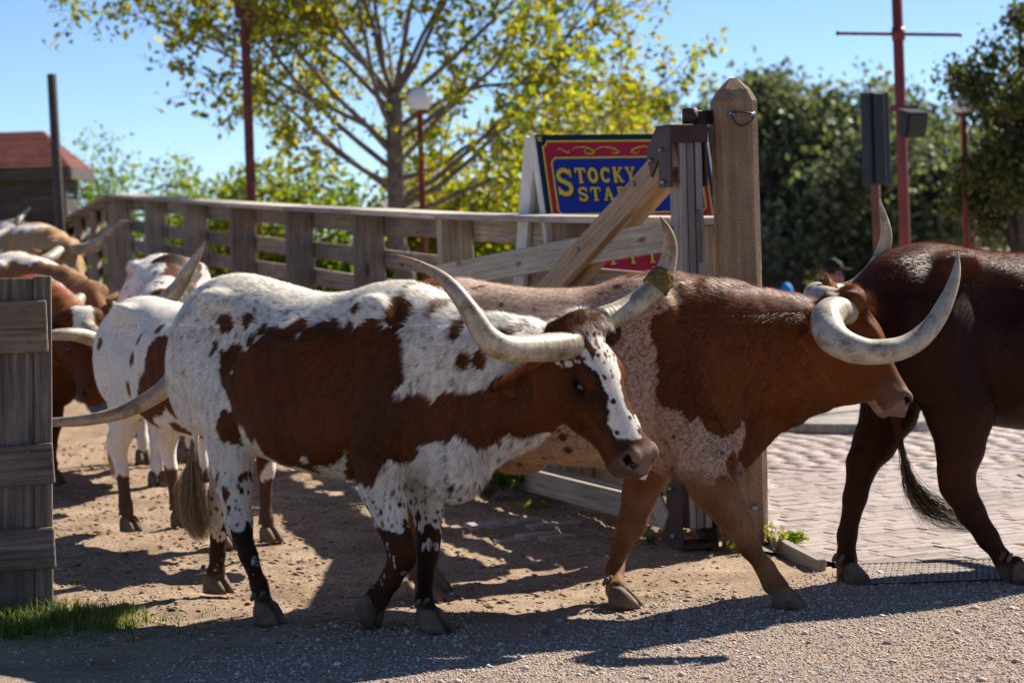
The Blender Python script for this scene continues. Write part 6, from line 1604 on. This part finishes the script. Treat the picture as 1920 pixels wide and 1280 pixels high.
big_tree('olive tree with bright leaves at the right edge', 1905, -30, 29, 1.15, M['leaf_olive'], 17000, .08, 0.9, (0, 1), 'olive_tree', 'trees by the plaza', 2)
big_tree('low shady evergreen tree behind the seated man', 1500, 300, 58, 3.0, M['leaf_dark'], 9000, .17, 0.1, (0, .6))

# ------------------------------------------------------------------ people at the far side of the plaza
def seated(px, py, d, label, shirt, hat=True, face=0.0, glasses=True, hood=False):
    top = at(px, py, d); base = Vector((top.x, d, 0)); o = empty('person', base, face, label, 'person')
    F = Field(); hz = top.z - (0.11 if hat else 0.0); hc = hz - 0.12; sh = hc - 0.24; hip = sh - 0.46
    F.loft((0, 0, 0), ((0, 0, 1), (0, 1, 0), (1, 0, 0)), [(hip - .08, .15, -.15, .12), (hip + .05, .17, -.17, .13), (sh - .2, .18, -.18, .125), (sh - .02, .20, -.20, .11), (sh + .05, .10, -.10, .07)], .04, 2.3)
    F.cone((0, 0, sh), (0.01, 0, hc - .05), .065, .055, .03); F.ell((0.015, 0, hc), (.10, .078, .125), None, .03)
    F.ell((0.075, 0, hc - .07), (.045, .045, .045), None, .03); F.ell((0.115, 0, hc - .015), (.022, .016, .03), None, .02); F.ell((0.10, 0, hc - .065), (.02, .03, .012), None, .015)
    for s_ in (1, -1):
        F.ell((0.0, s_ * .08, hc - .01), (.02, .012, .032), None, .01)
        F.chain([(0, s_ * .19, sh - .03, .065), (0.06, s_ * .24, sh - .30, .05), (.24, s_ * .17, sh - .40, .04), (.30, s_ * .15, sh - .42, .035)], .03)
        for q in range(5): F.chain([(.30, s_ * (.135 + .012 * q), sh - .42, .012), (.37 - .012 * abs(q - 2), s_ * (.13 + .014 * q), sh - .44, .010), (.385 - .012 * abs(q - 2), s_ * (.13 + .014 * q), sh - .47, .009)], .006)
        F.chain([(0, s_ * .10, hip, .10), (.42, s_ * .12, hip + .02, .075), (.45, s_ * .12, .10, .05), (.46, s_ * .12, .05, .045), (.60, s_ * .13, .04, .04)], .03)
    P, Q = F.surface(0.018); P = relax(P, Q, .3)
    C = np.tile(np.array((.42, .20, .14)), (len(P), 1)); sh_ = (P[:, 2] < sh + .075) & (P[:, 0] < .285) ; C[sh_] = shirt
    C[(P[:, 2] < hip + .06) & ((P[:, 0] > .12) | (P[:, 2] < hip - .0)) & (P[:, 2] < hip + .1)] = (.03, .045, .09); C[P[:, 2] < .09] = (.05, .03, .02)
    hr = (P[:, 2] > hc + .02) & (P[:, 0] < .03); C[hr] = (.03, .02, .015)
    if hood: C[(P[:, 2] > sh) & (P[:, 0] < .06)] = shirt
    me = mesh('body', P, Q, True); vcol(me, C); link('body', me, M['coat'], o, local=True)
    if hat:
        bm = bmesh.new(); prof = [(.10, .0), (.10, .06), (.088, .115), (.05, .13), (.0, .118)]; n = 24; rings = []
        br_ = [[bm.verts.new((math.cos(a) * .215 * (1 + .1 * math.cos(a) ** 2), math.sin(a) * .175, .012 + .045 * abs(math.sin(a)) ** 3)) for a in [6.2832 * k / n for k in range(n)]]]
        for r_, z_ in prof: br_.append([bm.verts.new((math.cos(a) * (r_ * 1.12 + .002), math.sin(a) * (r_ * .88 + .002), z_ - (.02 * math.cos(a * 2) if z_ > .1 else 0))) for a in [6.2832 * k / n for k in range(n)]])
        for a, b in zip(br_[:-1], br_[1:]):
            for k in range(n): bm.faces.new((a[k], a[(k + 1) % n], b[(k + 1) % n], b[k]))
        me = bpy.data.meshes.new('hat'); bm.to_mesh(me); bm.free(); me.polygons.foreach_set('use_smooth', np.ones(len(me.polygons), dtype=bool))
        link('hat', me, M['felt'], o, Matrix.Translation((.01, 0, hc + .055)), local=True)
    if glasses:
        for s_ in (1, -1): link('sunglass_lens', box_mesh(.012, .05, .034, .004), M['lens'], o, Matrix.Translation((.108, s_ * .036, hc + .01)) @ Matrix.Rotation(s_ * .5, 4, 'Z'), local=True)
        for s_ in (1, -1): link('sunglass_arm', box_mesh(.09, .006, .008, .001), M['black'], o, Matrix.Translation((.055, s_ * .08, hc + .012)), local=True)
    # bench below
    b = empty('bench', (base.x, base.y, 0), face, 'plain timber bench under the ' + ('man in the black hat' if hat else 'person in bright blue'), 'bench')
    for k in range(3): link('slat', box_mesh(.11, 1.3, .035, .005), M['fence_wood'], b, Matrix.Translation((-.12 + .125 * k, 0, hip - .13)), local=True)
    for s_ in (1, -1): link('leg', box_mesh(.34, .06, hip - .15, .005), M['fence_wood'], b, Matrix.Translation((0, s_ * .5, (hip - .15) / 2)), local=True)
    return o
seated(1560, 480, 28.5, 'man in a black cowboy hat and mirrored blue sunglasses', (.015, .022, .05), True, R(-12))
seated(1474, 530, 30.5, 'person in a bright blue hooded top beyond the red brown longhorn', (.02, .25, .65), False, R(60), False, True)

# ------------------------------------------------------------------ grass and weeds
def blades(name, n, fn, hgt, mat, parent=None, width=.004, tone=(0, 1)):
    V, F_, C = [], [], []
    pts_ = [fn() for _ in range(n)]; zs_ = soil(np.array([q[0] for q in pts_]), np.array([q[1] for q in pts_]))
    for k in range(n):
        x, y, hh = pts_[k]; z = zs_[k]
        V_ = []; a = random.uniform(0, 6.28); lean = random.uniform(.1, .9); L = hgt * hh * (0.25 + 1.2 * random.random() ** 1.6); w_ = width * random.uniform(.6, 1.3)
        dx, dy = math.cos(a), math.sin(a); b = len(V); g = tone[0] + (tone[1] - tone[0]) * random.random()
        for t in (0, .5, 1):
            px_, pz_ = lean * L * t * t, L * t * (1 - .25 * lean * t); ww = w_ * (1 - t) + .0004
            V.append((x + dx * px_ - dy * ww, y + dy * px_ + dx * ww, z + pz_)); V.append((x + dx * px_ + dy * ww, y + dy * px_ - dx * ww, z + pz_)); C += [(g, g, g)] * 2
        F_ += [(b, b + 1, b + 3, b + 2), (b + 2, b + 3, b + 5, b + 4)]
    me = mesh(name, np.array(V), np.array(F_)); vcol(me, np.array(C)); return link(name, me, mat, parent)
def patch():
    while True:
        x, y = random.uniform(-2.9, -1.35), random.uniform(10.25, 11.6)
        e = ((x + 2.36) / .68) ** 2 + ((y - 10.98) / .46) ** 2 + 0.5 * math.sin(x * 13) * math.sin(y * 11) * .5
        if e < 1 and random.random() < (1.25 - e) * (0.35 + 0.9 * (math.sin(x * 23 + y * 9) * math.sin(y * 31 - x * 7) > -0.25)): return x, y, 1.0 if e < .5 else .6
props(blades('grass', 6500, patch, 0.075, M['grass'], None, .0034), 'short bright grass growing around the foot of the old plank gate', 'grass', kind='stuff')
def thin():
    return random.gauss(-1.9, .35), random.gauss(10.75, .25), .6
props(blades('stray_grass', 500, thin, .05, M['grass'], None, .003), 'stray grass blades at the edge of the lawn patch', 'grass', kind='stuff')
def weed(px, py, r_, h_, n, label, mat='leaf_green', leaf=.03, flat=False):
    g = at_ground(px, py); o = empty('weed', g, 0, label, 'weed', 'weeds around the gate'); W = Wood(); LP = []
    for k in range(max(5, n // 14)):
        a = random.uniform(0, 6.28); e = g + Vector((math.cos(a) * r_ * random.random(), math.sin(a) * r_ * random.random(), h_ * random.uniform(.5, 1.1)))
        m_ = g.lerp(e, .5) + Vector((random.gauss(0, .01), random.gauss(0, .01), .02)); W.limb([g, m_, e], [.003, .002, .001], 4)
        for _ in range(14): t = random.random() ** .7; LP.append(m_.lerp(e, t) + Vector((random.gauss(0, leaf * .6), random.gauss(0, leaf * .6), random.gauss(0, leaf * .5))))
    W.obj('stem', M['grass'], o) if False else link('stem', mesh('stem', np.array([tuple(v) for v in W.V]), np.array(W.F)), M['bark'], o)
    leaf_cloud('leaves', np.array([tuple(p) for p in LP]), leaf, M[mat], o); return o
weed(915, 935, .28, .24, 900, 'dark leafy weed clump at the foot of the fence', 'leaf_green', .045)
weed(1455, 1038, .10, .16, 150, 'spindly dry weed at the right foot of the concrete post', 'leaf_yellow', .018)
weed(1482, 1030, .09, .07, 220, 'small green weed beside the edging board', 'leaf_green', .03)
weed(1385, 1040, .06, .06, 120, 'small weed in front of the concrete post', 'leaf_green', .025)
weed(1225, 1022, .07, .04, 100, 'tiny weed in the gravel near the gate foot', 'leaf_green', .02)
weed(1005, 958, .10, .05, 120, 'low green weed at the end of the gate', 'leaf_green', .025)
